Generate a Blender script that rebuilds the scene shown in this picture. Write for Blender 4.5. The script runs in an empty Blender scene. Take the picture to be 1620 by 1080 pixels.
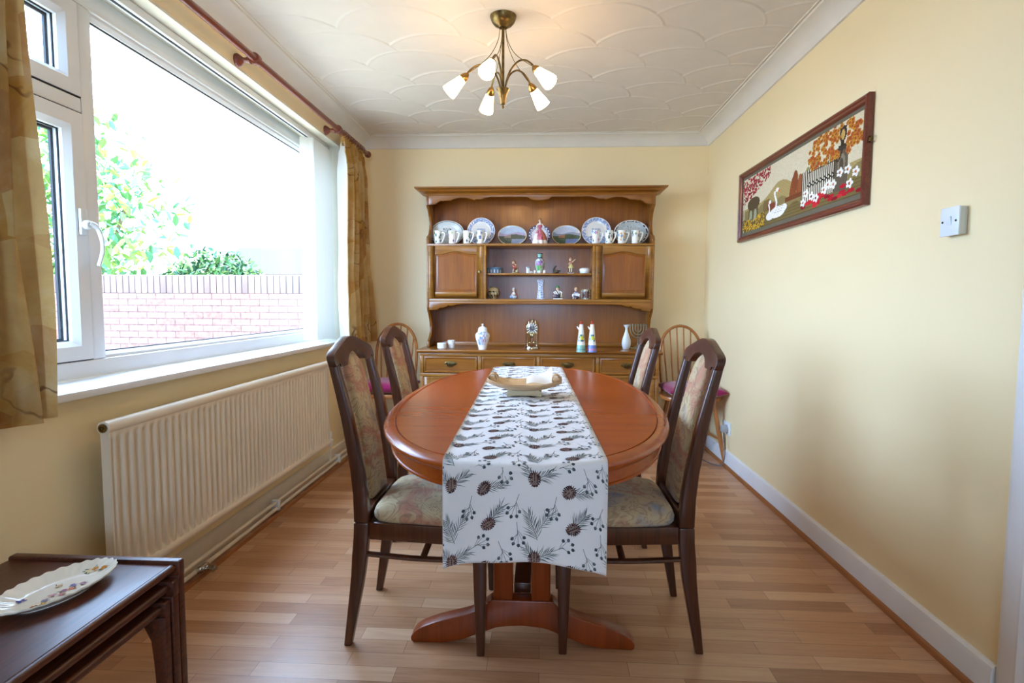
import bpy, bmesh, math, random
from mathutils import Vector, Matrix, noise
PI = math.pi
random.seed(7)
S = bpy.context.scene
C = S.collection

# ------------------------------------------------------------------ camera, light, exposure
H = 1.11
F, YAW, PITCH, ROLL = 873.17, .0540659, .0715023, .0048188
cy, sy, cp, sp = math.cos(YAW), math.sin(YAW), math.cos(PITCH), math.sin(PITCH)
fw = Vector((-sy*cp, cy*cp, -sp)); rt = Vector((cy, sy, 0)); up = rt.cross(fw)
r2 = rt*math.cos(ROLL) + up*math.sin(ROLL); u2 = up*math.cos(ROLL) - rt*math.sin(ROLL)
cam = bpy.data.cameras.new('camera'); camo = bpy.data.objects.new('camera', cam); C.objects.link(camo)
cam.sensor_width = 36; cam.lens = F*36/1620; cam.clip_start = .02; cam.clip_end = 200
M3 = Matrix((r2, u2, -fw)).transposed()
camo.matrix_world = Matrix.Translation((0, 0, H)) @ M3.to_4x4()
S.camera = camo

W = bpy.data.worlds.new('sky'); S.world = W; W.use_nodes = True
bg = W.node_tree.nodes['Background']
bg.inputs[0].default_value = (.445, .655, 1.0, 1); bg.inputs[1].default_value = 19.5
S.view_settings.view_transform = 'Standard'; S.view_settings.look = 'None'
S.view_settings.gamma = 1; S.view_settings.use_curve_mapping = False
S.view_settings.exposure = 0.17
S.cycles.use_denoising = True
S.cycles.max_bounces = 10; S.cycles.diffuse_bounces = 5; S.cycles.transparent_max_bounces = 24
S.cycles.sample_clamp_indirect = 6

XL, XR, D, CH = -1.44, 1.276, 4.43, 2.40      # room: left wall, right wall, far wall, ceiling
YB = -2.4                                      # wall behind the camera

def light(name, kind, loc, rot, energy, color=(1, 1, 1), **k):
    l = bpy.data.lights.new(name, kind); l.energy = energy; l.color = color
    for a, b in k.items(): setattr(l, a, b)
    o = bpy.data.objects.new(name, l); C.objects.link(o); o.location = loc; o.rotation_euler = rot
    return o
sun = light('sun', 'SUN', (0, 0, 6), (math.radians(35), 0, math.radians(160)), 11.0, (1, .92, .80), angle=.02)
p1 = light('window_portal', 'AREA', (XL-.30, 2.60, 1.52), (0, -PI/2, 0), 1, shape='RECTANGLE', size=1.40, size_y=2.64)
p1.data.cycles.is_portal = True
p2 = light('fill_window_portal', 'AREA', (-.1, YB-.16, 1.45), (PI/2, 0, 0), 1, shape='RECTANGLE', size=1.0, size_y=1.1)  # sky portal for the fill window added behind the camera
p2.data.cycles.is_portal = True

# ------------------------------------------------------------------ colour + materials
def lin(h):
    h = h.lstrip('#'); o = []
    for i in (0, 2, 4):
        v = int(h[i:i+2], 16)/255
        o.append(v/12.92 if v <= .04045 else ((v+.055)/1.055)**2.4)
    return tuple(o)
def col4(c): return (*lin(c), 1) if isinstance(c, str) else (*c[:3], 1)
MATS = {}
class NT:
    def __init__(s, name):
        s.m = bpy.data.materials.new(name); s.m.use_nodes = True; s.t = s.m.node_tree
        s.b = s.t.nodes['Principled BSDF']; MATS[name] = s.m
    def n(s, typ, props=None, **ins):
        x = s.t.nodes.new('ShaderNode'+typ)
        for k, v in (props or {}).items(): setattr(x, k, v)
        for k, v in ins.items():
            key = int(k[1:]) if k[0] == 'i' and k[1:].isdigit() else k.replace('_', ' ')
            s.set(x.inputs[key], v)
        return x
    def set(s, sock, v):
        if isinstance(v, bpy.types.NodeSocket): s.t.links.new(v, sock)
        elif isinstance(v, str): sock.default_value = col4(v)
        else: sock.default_value = v
    def ramp(s, fac, stops, interp='LINEAR'):
        r = s.t.nodes.new('ShaderNodeValToRGB'); s.t.links.new(fac, r.inputs[0]); r.color_ramp.interpolation = interp
        e = r.color_ramp.elements
        while len(e) < len(stops): e.new(.5)
        for x, (p, c) in zip(e, stops): x.position = p; x.color = col4(c)
        return r.outputs[0]
    def coords(s, scale=(1, 1, 1), loc=(0, 0, 0), rot=(0, 0, 0), which='Object'):
        tc = s.t.nodes.new('ShaderNodeTexCoord'); mp = s.t.nodes.new('ShaderNodeMapping')
        s.t.links.new(tc.outputs[which], mp.inputs[0])
        mp.inputs['Scale'].default_value = scale; mp.inputs['Location'].default_value = loc; mp.inputs['Rotation'].default_value = rot
        return mp.outputs[0]
    def mix(s, fac, a, b, typ='MIX'):
        x = s.t.nodes.new('ShaderNodeMix'); x.data_type = 'RGBA'; x.blend_type = typ
        s.set(x.inputs[0], fac); s.set(x.inputs[6], a); s.set(x.inputs[7], b); return x.outputs[2]
    def noise(s, vec, scale, detail=4, dist=0, rough=.5):
        return s.n('TexNoise', Vector=vec, Scale=scale, Detail=detail, Distortion=dist, Roughness=rough).outputs[0]
    def bump(s, h, strength=.3, dist=.002):
        x = s.n('Bump', Height=h, Strength=strength, Distance=dist); s.t.links.new(x.outputs[0], s.b.inputs['Normal'])
    def fin(s, color=None, rough=.5, spec=.5, metal=0, coat=0, **k):
        if color is not None: s.set(s.b.inputs['Base Color'], color)
        s.set(s.b.inputs['Roughness'], rough); s.set(s.b.inputs['Specular IOR Level'], spec); s.set(s.b.inputs['Metallic'], metal)
        s.set(s.b.inputs['Coat Weight'], coat)
        for a, v in k.items(): s.set(s.b.inputs[a.replace('_', ' ')], v)
        return s.m
def plain(name, color, rough=.5, spec=.5, metal=0, var=.05, **k):
    t = NT(name); v = t.coords()
    nz = t.noise(v, 9, 3)
    c = lin(color) if isinstance(color, str) else color
    a = tuple(x*(1-var) for x in c); b = tuple(min(1, x*(1+var)) for x in c)
    return t.fin(t.ramp(nz, [(.3, a), (.7, b)]), rough, spec, metal, **k)
def wood(name, dark, mid, light_, axis='Z', scale=1.0, rough=.35, coat=.2, fine=.5, **k):
    t = NT(name)
    st = {'X': (1.2, 14, 14), 'Y': (14, 1.2, 14), 'Z': (14, 14, 1.2)}[axis]
    v = t.coords(tuple(x*scale for x in st))
    a = t.noise(v, 1.0, 6, 1.2, .6)
    st2 = {'X': (6, 160, 160), 'Y': (160, 6, 160), 'Z': (160, 160, 6)}[axis]
    b = t.noise(t.coords(tuple(x*scale for x in st2)), 1.0, 2)
    base = t.ramp(a, [(.28, dark), (.5, mid), (.72, light_)])
    f = t.mix(fine, base, t.ramp(b, [(.35, dark), (.6, light_)]), 'MIX') if fine > 0 else base
    return t.fin(f, rough, .5, 0, coat, Coat_Roughness=.15, **k)

# walls and plaster
def wallmat():
    t = NT('wall_paint'); v = t.coords()
    c = t.ramp(t.noise(v, 1.5, 3), [(.3, WALL), (.7, tuple(x*1.03 for x in lin(WALL)))])
    t.bump(t.noise(v, 90, 3), .06, .002); return t.fin(c, .5, .5)
WALL = '#f3deb0'
wallmat()
plain('ceiling_paint', '#e2dcd4', .8, .2, var=.02)
plain('cornice_paint', '#e4dfd6', .7, .25, var=.02)
plain('white_gloss', '#e9e8e8', .3, .5, var=.02)
plain('white_upvc', '#eceef0', .25, .5, var=.01)
plain('reveal_paint', '#efe9d6', .6, .3, var=.02)
plain('seal_rubber', '#23262b', .6, .3)
plain('radiator_enamel', '#e6d8c2', .35, .5, var=.03)
plain('pipe_paint', '#e2d5c0', .4, .4, var=.06)
plain('chrome', '#c9c9c6', .15, .5, 1)
plain('white_plastic', '#e6ebee', .3, .5, var=.01)
plain('dark_metal', '#3a3530', .35, .5, .8)
plain('wall_box_plastic', '#cfcfc4', .4, .4, var=.02)
t = NT('brass'); t.fin(t.ramp(t.noise(t.coords(), 30, 3), [(.3, '#8a6a35'), (.7, '#b8935a')]), .28, .5, 1)
t = NT('antique_brass'); t.fin(t.ramp(t.noise(t.coords(), 40, 3), [(.3, '#54452c'), (.7, '#8a7246')]), .35, .5, 1)
plain('gold_metal', '#cdb98a', .2, .5, 1)
plain('silver_metal', '#c8c6be', .15, .5, 1)
wood('dresser_wood', '#683a0a', '#885010', '#9c6018', 'Z', .8, .32, .25, .35)
wood('dresser_wood_across', '#70400e', '#8c5416', '#a2661e', 'X', .8, .3, .25, .35)
wood('dresser_edge_wood', '#7c4c18', '#9a6422', '#b0782e', 'X', .8, .3, .25, .35)
wood('dresser_panel_wood', '#743c08', '#8c4c0a', '#9e5a10', 'Z', .8, .28, .3, .3)
wood('table_wood', '#963e06', '#a44808', '#b0520a', 'X', .55, .27, .12, .2)
wood('table_leg_wood', '#6e2a04', '#863606', '#98420a', 'Z', .8, .32, .12, .25)
wood('chair_wood', '#30160a', '#4a2210', '#5c2e16', 'Z', .9, .28, .35, .35)
wood('nest_wood', '#34130a', '#50220e', '#653016', 'Y', .8, .42, .1, .45)
wood('pole_wood', '#5a2412', '#74301a', '#84402a', 'Y', .8, .3, .3, .3)
wood('frame_wood', '#4c1c10', '#6b2a18', '#7c3822', 'Y', 1, .3, .3, .3)
wood('windsor_wood', '#8a4e22', '#a9672f', '#bb7a3e', 'Z', .9, .3, .3, .35)
wood('bead_wood', '#7c4520', '#9a5c2e', '#aa6c3a', 'Y', 1, .4, .1, .3)
wood('olive_wood', '#a87c4c', '#cfa878', '#e0c49c', 'X', 1.4, .45, .1, .3)
plain('pale_wood', '#d9c8a4', .5, .4)
plain('dark_wood_inlay', '#3a2014', .5, .4)
plain('magenta_velvet', '#8c0f4a', .8, .2, var=.12, Sheen_Weight=.4)
plain('paper_white', '#efe9e0', .7, .2, var=.02)
plain('blind_fabric', '#e4e2da', .8, .2, var=.02)
plain('candle_wax', '#ece9e4', .35, .4, var=.02, Subsurface_Weight=0)
def painted(name, rough=.25, spec=.5, **k):
    t = NT(name); a = t.n('Attribute'); a.attribute_name = 'Col'
    return t.fin(a.outputs['Color'], rough, spec, **k)
painted('painted_china', .15); painted('painted_matte', .75, .2); painted('painted_cloth', .85, .15)

def floormat():
    t = NT('laminate_floor')
    v = t.coords()
    br = t.n('TexBrick', {'offset': .37, 'offset_frequency': 2, 'squash': 1}, Vector=v, Color1=(0, 0, 0, 1), Color2=(1, 1, 1, 1), Mortar=(.5, .5, .5, 1),
             Scale=1.0, Mortar_Size=.0007, Mortar_Smooth=0.1, Bias=0.0, Brick_Width=.43, Row_Height=.066)
    base = t.ramp(br.outputs[0], [(0, '#8c5a38'), (.3, '#ae7c56'), (.7, '#c0906a'), (1, '#d2a884')])
    g = t.noise(t.coords((3, 40, 1)), 1.0, 6, 1.6, .62)
    off = t.mix(.5, v, br.outputs[0])
    c = t.mix(.38, base, t.ramp(g, [(.3, '#925f3e'), (.55, '#bc8a64'), (.75, '#cea27c')]))
    c = t.mix(br.outputs[1], c, '#6d4526')
    rg = t.ramp(g, [(.3, (.28,)*3), (.7, (.36,)*3)])
    t.fin(c, .33, .5); t.set(t.b.inputs['Roughness'], rg)
    return t.m
floormat()

def chairfabric(name, base, mids, dark):
    t = NT(name)
    v = t.coords()
    w = t.n('TexNoise', {'noise_dimensions': '3D'}, Vector=v, Scale=7.0, Detail=3.0, Distortion=1.5)
    vv = t.mix(.28, v, w.outputs[1])
    cells = t.n('TexVoronoi', {'feature': 'SMOOTH_F1'}, Vector=vv, Scale=9.0)
    ring = t.n('Math', {'operation': 'SINE'}, i0=t.n('Math', {'operation': 'MULTIPLY'}, i0=cells.outputs[0], i1=48.0).outputs[0]).outputs[0]
    big = t.noise(v, 5.5, 2, .6)
    c = t.ramp(big, [(.30, mids[0]), (.40, base), (.50, base), (.57, mids[1]), (.63, base), (.72, mids[2])])
    c = t.mix(t.ramp(ring, [(.45, (0, 0, 0)), (.95, (.55,)*3)]), c, dark)
    c = t.mix(t.ramp(t.noise(v, 60, 3), [(.45, (0, 0, 0)), (.8, (.35,)*3)]), c, mids[1])
    t.bump(t.n('Math', {'operation': 'ADD'}, i0=ring, i1=t.noise(v, 420, 1)).outputs[0], .35, .0015)
    return t.fin(c, .85, .2, Sheen_Weight=.15)
chairfabric('tapestry_fabric', '#c4ae86', ['#8f93a0', '#b98268', '#93a09a'], '#8a6e58')

def translucent(t, c, f):
    out = [x for x in t.t.nodes if x.type == 'OUTPUT_MATERIAL'][0]; tl = t.n('BsdfTranslucent'); t.set(tl.inputs[0], c)
    mx = t.n('MixShader', i0=f, i1=t.b.outputs[0], i2=tl.outputs[0]); t.t.links.new(mx.outputs[0], out.inputs[0])
t = NT('blind_cloth'); t.fin('#e9e7e0', .8, .2); translucent(t, '#e9e7e0', .35)
def curtainmat():
    t = NT('curtain_fabric'); v = t.coords()
    vs = t.coords((1, 3.2, 2.6))
    blocks = t.n('TexVoronoi', {'distance': 'CHEBYCHEV'}, Vector=t.mix(.10, vs, t.n('TexNoise', Vector=v, Scale=3.0).outputs[1]), Scale=1.7)
    sepc = t.n('SeparateColor', Color=blocks.outputs[1])
    c = t.ramp(sepc.outputs[0], [(.0, '#bf9048'), (.25, '#dcc898'), (.45, '#a8702e'), (.6, '#cfa868'), (.78, '#a05c3a'), (.92, '#d6bc88')])
    n1 = t.noise(v, 6, 5, .5, .65)
    c = t.mix(.45, c, t.ramp(n1, [(.3, '#a8702e'), (.5, '#c99c50'), (.7, '#e0cda0')]))
    ln = t.n('TexWave', {'wave_type': 'RINGS'}, Vector=v, Scale=3.2, Distortion=14.0, Detail=3.0, Detail_Scale=1.6)
    msk = t.ramp(t.noise(v, 4.0, 1), [(.5, (0, 0, 0)), (.58, (.75,)*3)])
    line = t.ramp(ln.outputs[0], [(.0, (1, 1, 1)), (.05, (0, 0, 0))])
    c = t.mix(t.mix(1.0, line, msk, 'MULTIPLY'), c, '#6b4630')
    t.bump(t.noise(v, 300, 2), .15, .001); t.fin(c, .85, .15); translucent(t, c, .30); return t.m
curtainmat()

def brickmat():
    t = NT('garden_brick'); v = t.coords(rot=(PI/2, 0, 0))
    br = t.n('TexBrick', {'offset': .5}, Vector=v, Color1='#70564e', Color2='#8a6a60', Mortar='#3c3c42', Scale=1.0, Mortar_Size=.006, Mortar_Smooth=.1, Brick_Width=.225, Row_Height=.075)
    c = t.mix(.25, br.outputs[0], t.ramp(t.noise(v, 25, 4), [(.3, '#7d4634'), (.7, '#bb8670')]))
    t.bump(br.outputs[1], -.6, .006); return t.fin(c, .9, .1)
brickmat()
plain('soldier_brick', '#965443', .9, .1, var=.22)
plain('mortar', '#404046', .95, .1)
plain('leaf_green', '#6f9a48', .6, .3, var=.35)
plain('leaf_dark', '#4f7a3e', .5, .4, var=.35)
plain('bark', '#6d5a48', .9, .1)
plain('paving', '#a39882', .9, .1)
plain('house_render', '#d9cfc4', .9, .1)
plain('roof_tile', '#4a423f', .9, .1)
plain('bronze', '#8f8468', .5, .5, .4)

def glassmat(name, tint=(1, 1, 1), ior=1.35):
    t = NT(name); t.t.nodes.remove(t.b)
    out = [x for x in t.t.nodes if x.type == 'OUTPUT_MATERIAL'][0]
    tr = t.n('BsdfTransparent', Color=(*tint, 1)); gl = t.n('BsdfGlossy', Roughness=.02)
    fr = t.n('Fresnel', IOR=ior)
    bf = t.n('NewGeometry'); k = t.n('Math', {'operation': 'SUBTRACT'}, i0=1.0, i1=bf.outputs['Backfacing'])
    k2 = t.n('Math', {'operation': 'MULTIPLY'}, i0=fr.outputs[0], i1=k.outputs[0])
    mx = t.n('MixShader', i0=k2.outputs[0], i1=tr.outputs[0], i2=gl.outputs[0])
    t.t.links.new(mx.outputs[0], out.inputs[0]); return t.m
glassmat('window_glass', (.97, .985, .98)); glassmat('dome_glass', (.90, .90, .89), 1.9); glassmat('picture_glass', (.98, .98, .97))
t = NT('lamp_glass'); g = t.n('LayerWeight', Blend=.35)
t.fin('#fff2dc', .3, .5, Emission_Strength=23.0); t.set(t.b.inputs['Emission Color'], (1, .62, .26, 1))

# ------------------------------------------------------------------ mesh builder
def T(x=0, y=0, z=0): return Matrix.Translation((x, y, z))
def R(a, ax): return Matrix.Rotation(a, 4, ax)
def catmull(pts, n=6):
    pts = [Vector(p) for p in pts]; o = []
    for i in range(len(pts)-1):
        a = pts[max(i-1, 0)]; b = pts[i]; c = pts[i+1]; d = pts[min(i+2, len(pts)-1)]
        for k in range(n):
            t = k/n
            o.append(.5*((2*b)+(-a+c)*t+(2*a-5*b+4*c-d)*t*t+(-a+3*b-3*c+d)*t**3))
    o.append(pts[-1]); return o
def sq(c, n): return math.copysign(abs(c)**(2/n), c)

class MB:
    def __init__(s): s.v = []; s.f = []; s.c = []
    def add(s, V, Fs, col=None, M=None):
        k = len(s.v)
        for p in V:
            p = Vector(p); s.v.append(M @ p if M is not None else p)
        if isinstance(col, list):
            for f, c in zip(Fs, col): s.f.append([i+k for i in f]); s.c.append(c)
        else:
            cc = lin(col) if isinstance(col, str) else col
            for f in Fs: s.f.append([i+k for i in f]); s.c.append(cc)
        return s
    def box(s, x0, x1, y0, y1, z0, z1, col=None, M=None):
        V = [(x0, y0, z0), (x1, y0, z0), (x1, y1, z0), (x0, y1, z0), (x0, y0, z1), (x1, y0, z1), (x1, y1, z1), (x0, y1, z1)]
        return s.add(V, [(0, 3, 2, 1), (4, 5, 6, 7), (0, 1, 5, 4), (1, 2, 6, 5), (2, 3, 7, 6), (3, 0, 4, 7)], col, M)
    def lathe(s, prof, n=24, at=(0, 0, 0), col=None, M=None, sx=1, sy_=1, cap=True, cols=None):
        V = []; Fs = []; cl = []
        for r, z in prof:
            for i in range(n):
                a = 2*PI*i/n; V.append((at[0]+r*sx*math.cos(a), at[1]+r*sy_*math.sin(a), at[2]+z))
        for j in range(len(prof)-1):
            for i in range(n):
                k = (i+1) % n; Fs.append((j*n+i, j*n+k, (j+1)*n+k, (j+1)*n+i))
                if cols: 
                    q = cols(2*PI*(i+.5)/n, j) ; cl.append(lin(q) if isinstance(q, str) else q)
        if cap:
            for j, rev in ((0, True), (len(prof)-1, False)):
                if prof[j][0] > 1e-5:
                    f = [j*n+i for i in range(n)]; Fs.append(f[::-1] if rev else f)
                    if cols: 
                        q = cols(0, min(j, len(prof)-2)); cl.append(lin(q) if isinstance(q, str) else q)
        return s.add(V, Fs, cl if cols else col, M)
    def ell(s, c, r, col=None, n=12, M=None):
        m = n//2+1
        return s.lathe([(max(1e-6, math.sin(PI*j/m)), -math.cos(PI*j/m)) for j in range(m+1)], n, (0, 0, 0), col,
                       (M or Matrix()) @ T(*c) @ Matrix.Diagonal((r[0], r[1], r[2], 1)), cap=False)
    def tube(s, pts, r, n=8, col=None, closed=False, M=None, cap=True, flat=1.0):
        pts = [Vector(p) for p in pts]; N = len(pts); V = []; Fs = []
        rs = r if isinstance(r, (list, tuple)) else [r]*N
        t0 = (pts[1]-pts[0]).normalized(); ref = Vector((0, 0, 1)) if abs(t0.z) < .9 else Vector((1, 0, 0))
        nx = t0.cross(ref).normalized()
        for i in range(N):
            if closed: t = (pts[(i+1) % N]-pts[i-1]).normalized()
            else: t = (pts[min(i+1, N-1)]-pts[max(i-1, 0)]).normalized()
            nx = (nx - t*nx.dot(t)).normalized(); ny = t.cross(nx)
            for k in range(n):
                a = 2*PI*k/n; V.append(pts[i]+nx*(rs[i]*math.cos(a))+ny*(rs[i]*flat*math.sin(a)))
        for i in range(N if closed else N-1):
            j = (i+1) % N
            for k in range(n):
                q = (k+1) % n; Fs.append((i*n+k, i*n+q, j*n+q, j*n+k))
        if not closed and cap: Fs.append([k for k in range(n)][::-1]); Fs.append([(N-1)*n+k for k in range(n)])
        return s.add(V, Fs, col, M)
    def prism(s, poly, d0, d1, plane='XZ', col=None, M=None):
        """closed 2-D outline extruded between d0 and d1 along the third axis"""
        f = {'XZ': lambda a, b, d: (a, d, b), 'YZ': lambda a, b, d: (d, a, b), 'XY': lambda a, b, d: (a, b, d)}[plane]
        n = len(poly); V = [f(a, b, d0) for a, b in poly]+[f(a, b, d1) for a, b in poly]
        Fs = [list(range(n)), list(range(n, 2*n))[::-1]]
        for i in range(n): Fs.append([i, i+n, (i+1) % n+n, (i+1) % n])
        return s.add(V, Fs, col, M)
    def loft(s, rings, col=None, cap0=True, cap1=True, M=None, closed=True):
        n = len(rings[0]); V = [p for r in rings for p in r]; Fs = []
        for j in range(len(rings)-1):
            for i in range(n if closed else n-1):
                k = (i+1) % n; Fs.append((j*n+i, j*n+k, (j+1)*n+k, (j+1)*n+i))
        if cap0: Fs.append(list(range(n))[::-1])
        if cap1: Fs.append([(len(rings)-1)*n+i for i in range(n)])
        return s.add(V, Fs, col, M)
    def grid(s, fn, nu, nv, col=None, M=None, closed_u=False):
        V = [fn(i/nu, j/nv) for j in range(nv+1) for i in range(nu+1)]
        Fs = []; cl = []
        for j in range(nv):
            for i in range(nu):
                a = j*(nu+1)+i; Fs.append((a, a+1, a+nu+2, a+nu+1))
                if callable(col): cl.append(col((i+.5)/nu, (j+.5)/nv))
        return s.add(V, Fs, cl if callable(col) else col, M)
    def build(s, name, mat, parent=None, bevel=0, seg=2, angle=38, smooth=True, recalc=True, mods=None):
        me = bpy.data.meshes.new(name); bm = bmesh.new()
        off = Vector(parent['_org']) if parent is not None and '_org' in parent else Vector()
        vs = [bm.verts.new(v-off) for v in s.v]
        painted_ = any(c is not None for c in s.c); lay = bm.faces.layers.float_color.new('Col') if painted_ else None
        for f, c in zip(s.f, s.c):
            ff = []
            for i in f:
                if not ff or vs[i] is not ff[-1]: ff.append(vs[i])
            try: fa = bm.faces.new(ff)
            except ValueError: continue
            if lay: fa[lay] = (*(c or (1, 1, 1))[:3], 1)
        bmesh.ops.remove_doubles(bm, verts=bm.verts, dist=1e-6)
        if recalc: bmesh.ops.recalc_face_normals(bm, faces=bm.faces)
        if bevel:
            ed = [e for e in bm.edges if len(e.link_faces) == 2 and e.calc_face_angle(0) > math.radians(angle)]
            bmesh.ops.bevel(bm, geom=ed, offset=bevel, segments=seg, affect='EDGES', profile=.5, clamp_overlap=True)
        bm.to_mesh(me); bm.free()
        if painted_ and me.attributes.get('Col'): pass
        if smooth:
            me.polygons.foreach_set('use_smooth', [True]*len(me.polygons)); me.set_sharp_from_angle(angle=math.radians(angle))
        me.materials.append(MATS[mat]) if isinstance(mat, str) else me.materials.append(mat)
        o = bpy.data.objects.new(name, me); C.objects.link(o)
        if parent is not None: o.parent = parent
        return o

def thing(name, label, cat, loc=(0, 0, 0), rz=0, group=None, local=False):
    o = bpy.data.objects.new(name, None); C.objects.link(o); o.location = loc; o.rotation_euler = (0, 0, rz)
    o.empty_display_size = .05
    o['label'] = label; o['category'] = cat
    if group: o['group'] = group
    if not local: o['_org'] = tuple(loc)
    return o
def sub(o, off=None):           # lets a part carry sub-parts built in the same coordinates
    p = o.parent
    if p is not None and '_org' in p: o['_org'] = tuple(p['_org'])
    return o
def tag(o, label, cat, group=None):
    o['label'] = label; o['category'] = cat
    if group: o['group'] = group
    return o
def struct(o): o['kind'] = 'structure'; return o
def dup(root, loc, rz, label, group=None, scale=None):
    r = root.copy(); C.objects.link(r); r.location = loc; r.rotation_euler = (0, 0, rz); r['label'] = label
    if group: r['group'] = group
    if scale: r.scale = scale
    for ch in list(root.children):
        c = ch.copy(); C.objects.link(c); c.parent = r
        for g in list(ch.children):
            d = g.copy(); C.objects.link(d); d.parent = c
    return r
def origin(o, loc):             # give a single-mesh thing its own base point
    loc = Vector(loc); o.data.transform(Matrix.Translation(-loc)); o.location = loc; return o

# ================================================================== THE SETTING
WY0, WY1, WZ0, WZ1 = 1.28, 3.92, .81, 2.21
XO = XL-.27
struct(MB().box(XL-.3, XR+.15, YB-.15, D+.15, -.06, 0).build('floor', 'laminate_floor', smooth=False))
m = MB(); m.box(XO, XL, YB, WY0, 0, CH+.05); m.box(XO, XL, WY1, D, 0, CH+.05); m.box(XO, XL, WY0, WY1, 0, WZ0); m.box(XO, XL, WY0, WY1, WZ1, CH+.05)
struct(m.build('wall_left', 'wall_paint', smooth=False))
struct(MB().box(XO, XR+.12, D, D+.15, 0, CH+.05).build('wall_back', 'wall_paint', smooth=False))
DY0, DY1, DZ = .66, 1.44, 2.02
m = MB(); m.box(XR, XR+.12, YB, DY0, 0, CH+.05); m.box(XR, XR+.12, DY1, D, 0, CH+.05); m.box(XR, XR+.12, DY0, DY1, DZ, CH+.05)
struct(m.build('wall_right', 'wall_paint', smooth=False))
RX0, RX1, RZ0, RZ1 = -.6, .4, .9, 2.0
m = MB(); m.box(XO, RX0, YB-.15, YB, 0, CH+.05); m.box(RX1, XR+.12, YB-.15, YB, 0, CH+.05); m.box(RX0, RX1, YB-.15, YB, 0, RZ0); m.box(RX0, RX1, YB-.15, YB, RZ1, CH+.05)
struct(m.build('wall_rear', 'wall_paint', smooth=False))

# ceiling with combed fan plaster: overlapping fans, each a shallow tilted disc with a raised rim
def fan_height(x, y):
    RW, RH, RR = .50, .215, .30
    best = None; k0 = int(math.floor(y/RH))
    for k in range(k0+2, k0-3, -1):            # later rows (towards the window end) lie over earlier ones
        cy_ = k*RH
        for i in range(int(math.floor(x/RW))-1, int(math.floor(x/RW))+3):
            jx = .05*math.sin(i*7.1+k*3.3); jy = .025*math.sin(i*3.7+k*5.9)
            cx_ = (i+.5*(k % 2))*RW+jx
            dx, dy = x-cx_, y-(cy_+jy); d = math.hypot(dx, dy)
            if d < RR and dy < .02+.18*abs(dx):
                rim = math.exp(-((d-(RR-.006))/.0045)**2)*.0022
                comb = .00022*math.sin(d*2*PI/.011)
                return .0025*(d/RR)**1.5 + rim + comb*(1 if d < RR-.02 else 0)
    return 0
nx_, ny_ = 440, 380; X0, X1, Y0, Y1 = XL+.07, XR-.07, 2.20, D-.07
V = []; Fs = []
for j in range(ny_+1):
    for i in range(nx_+1):
        x = X0+(X1-X0)*i/nx_; y = Y0+(Y1-Y0)*j/ny_
        V.append((x, y, CH-fan_height(x+10, y)))
for j in range(ny_):
    for i in range(nx_):
        a = j*(nx_+1)+i; Fs.append((a, a+nx_+1, a+nx_+2, a+1))
me = bpy.data.meshes.new('ceiling')
k = len(V); V += [(XO, YB-.15, CH), (XR+.12, YB-.15, CH), (XR+.12, D+.15, CH), (XO, D+.15, CH), (XO, YB-.15, CH+.06), (XR+.12, YB-.15, CH+.06), (XR+.12, D+.15, CH+.06), (XO, D+.15, CH+.06)]
V += [(X0, Y0, CH), (X1, Y0, CH), (X1, Y1, CH), (X0, Y1, CH)]
Fs += [(k+4, k+5, k+6, k+7), (k, k+1, k+9, k+8), (k+1, k+2, k+10, k+9), (k+2, k+3, k+11, k+10), (k+3, k, k+8, k+11), (k, k+4, k+5, k+1), (k+1, k+5, k+6, k+2), (k+2, k+6, k+7, k+3), (k+3, k+7, k+4, k)]
me.from_pydata(V, [], Fs); me.materials.append(MATS['ceiling_paint'])
me.polygons.foreach_set('use_smooth', [True]*len(me.polygons))
o = bpy.data.objects.new('ceiling', me); C.objects.link(o); struct(o)

# coving: bead, concave cove, bottom lip; d = distance from the wall, z below the ceiling
COVE = [(0, CH), (.115, CH), (.113, CH-.006), (.104, CH-.006), (.100, CH-.004), (.096, CH-.012), (.07, CH-.017), (.045, CH-.030), (.026, CH-.048), (.014, CH-.070), (.010, CH-.082), (0, CH-.084)]
def cove(name, side, a, b):
    m = MB()
    f = {'L': lambda d, z, t: (XL+d, t, z), 'R': lambda d, z, t: (XR-d, t, z), 'B': lambda d, z, t: (t, D-d, z), 'F': lambda d, z, t: (t, YB+d, z)}[side]
    rings = []
    for t, sg in ((a, 1), (b, -1)):
        rings.append([f(d, z, t+sg*d) for d, z in COVE])      # mitred corners
    m.loft(rings); return struct(m.build(name, 'cornice_paint', angle=30))
cove('trim_1', 'L', YB, D); cove('trim_2', 'R', YB, D); cove('trim_3', 'B', XL, XR); cove('trim_4', 'F', XL, XR)

# skirting boards with the quarter-round floor bead in front
SK = [(0, 0), (.018, 0), (.018, .085), (.014, .098), (.006, .105), (0, .105)]
def skirt(name, f, a, b, mat='white_gloss', prof=SK):
    m = MB(); m.loft([[f(d, z, a) for d, z in prof], [f(d, z, b) for d, z in prof]]); return struct(m.build(name, mat, angle=30))
fR = lambda d, z, t: (XR-d, t, z); fL = lambda d, z, t: (XL+d, t, z); fB = lambda d, z, t: (t, D-d, z); fF = lambda d, z, t: (t, YB+d, z)
skirt('baseboard_right', fR, DY1+.10, D-.018); skirt('baseboard_left', fL, YB, D-.018, 'pipe_paint'); skirt('baseboard_back', fB, XL, XR); skirt('baseboard_rear', fF, XL, XR)
QR = [(.018, 0)]+[(.018+.017*math.cos(a), .017*math.sin(a)) for a in [i*PI/12 for i in range(7)]]
skirt('trim_5', fR, DY1+.10, D-.036, 'bead_wood', QR); skirt('trim_6', fL, YB, D-.036, 'bead_wood', [(.078, 0), (.092, 0), (.090, .006), (.078, .008)]); skirt('trim_7', fB, XL+.036, XR-.036, 'bead_wood', QR)

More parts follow.
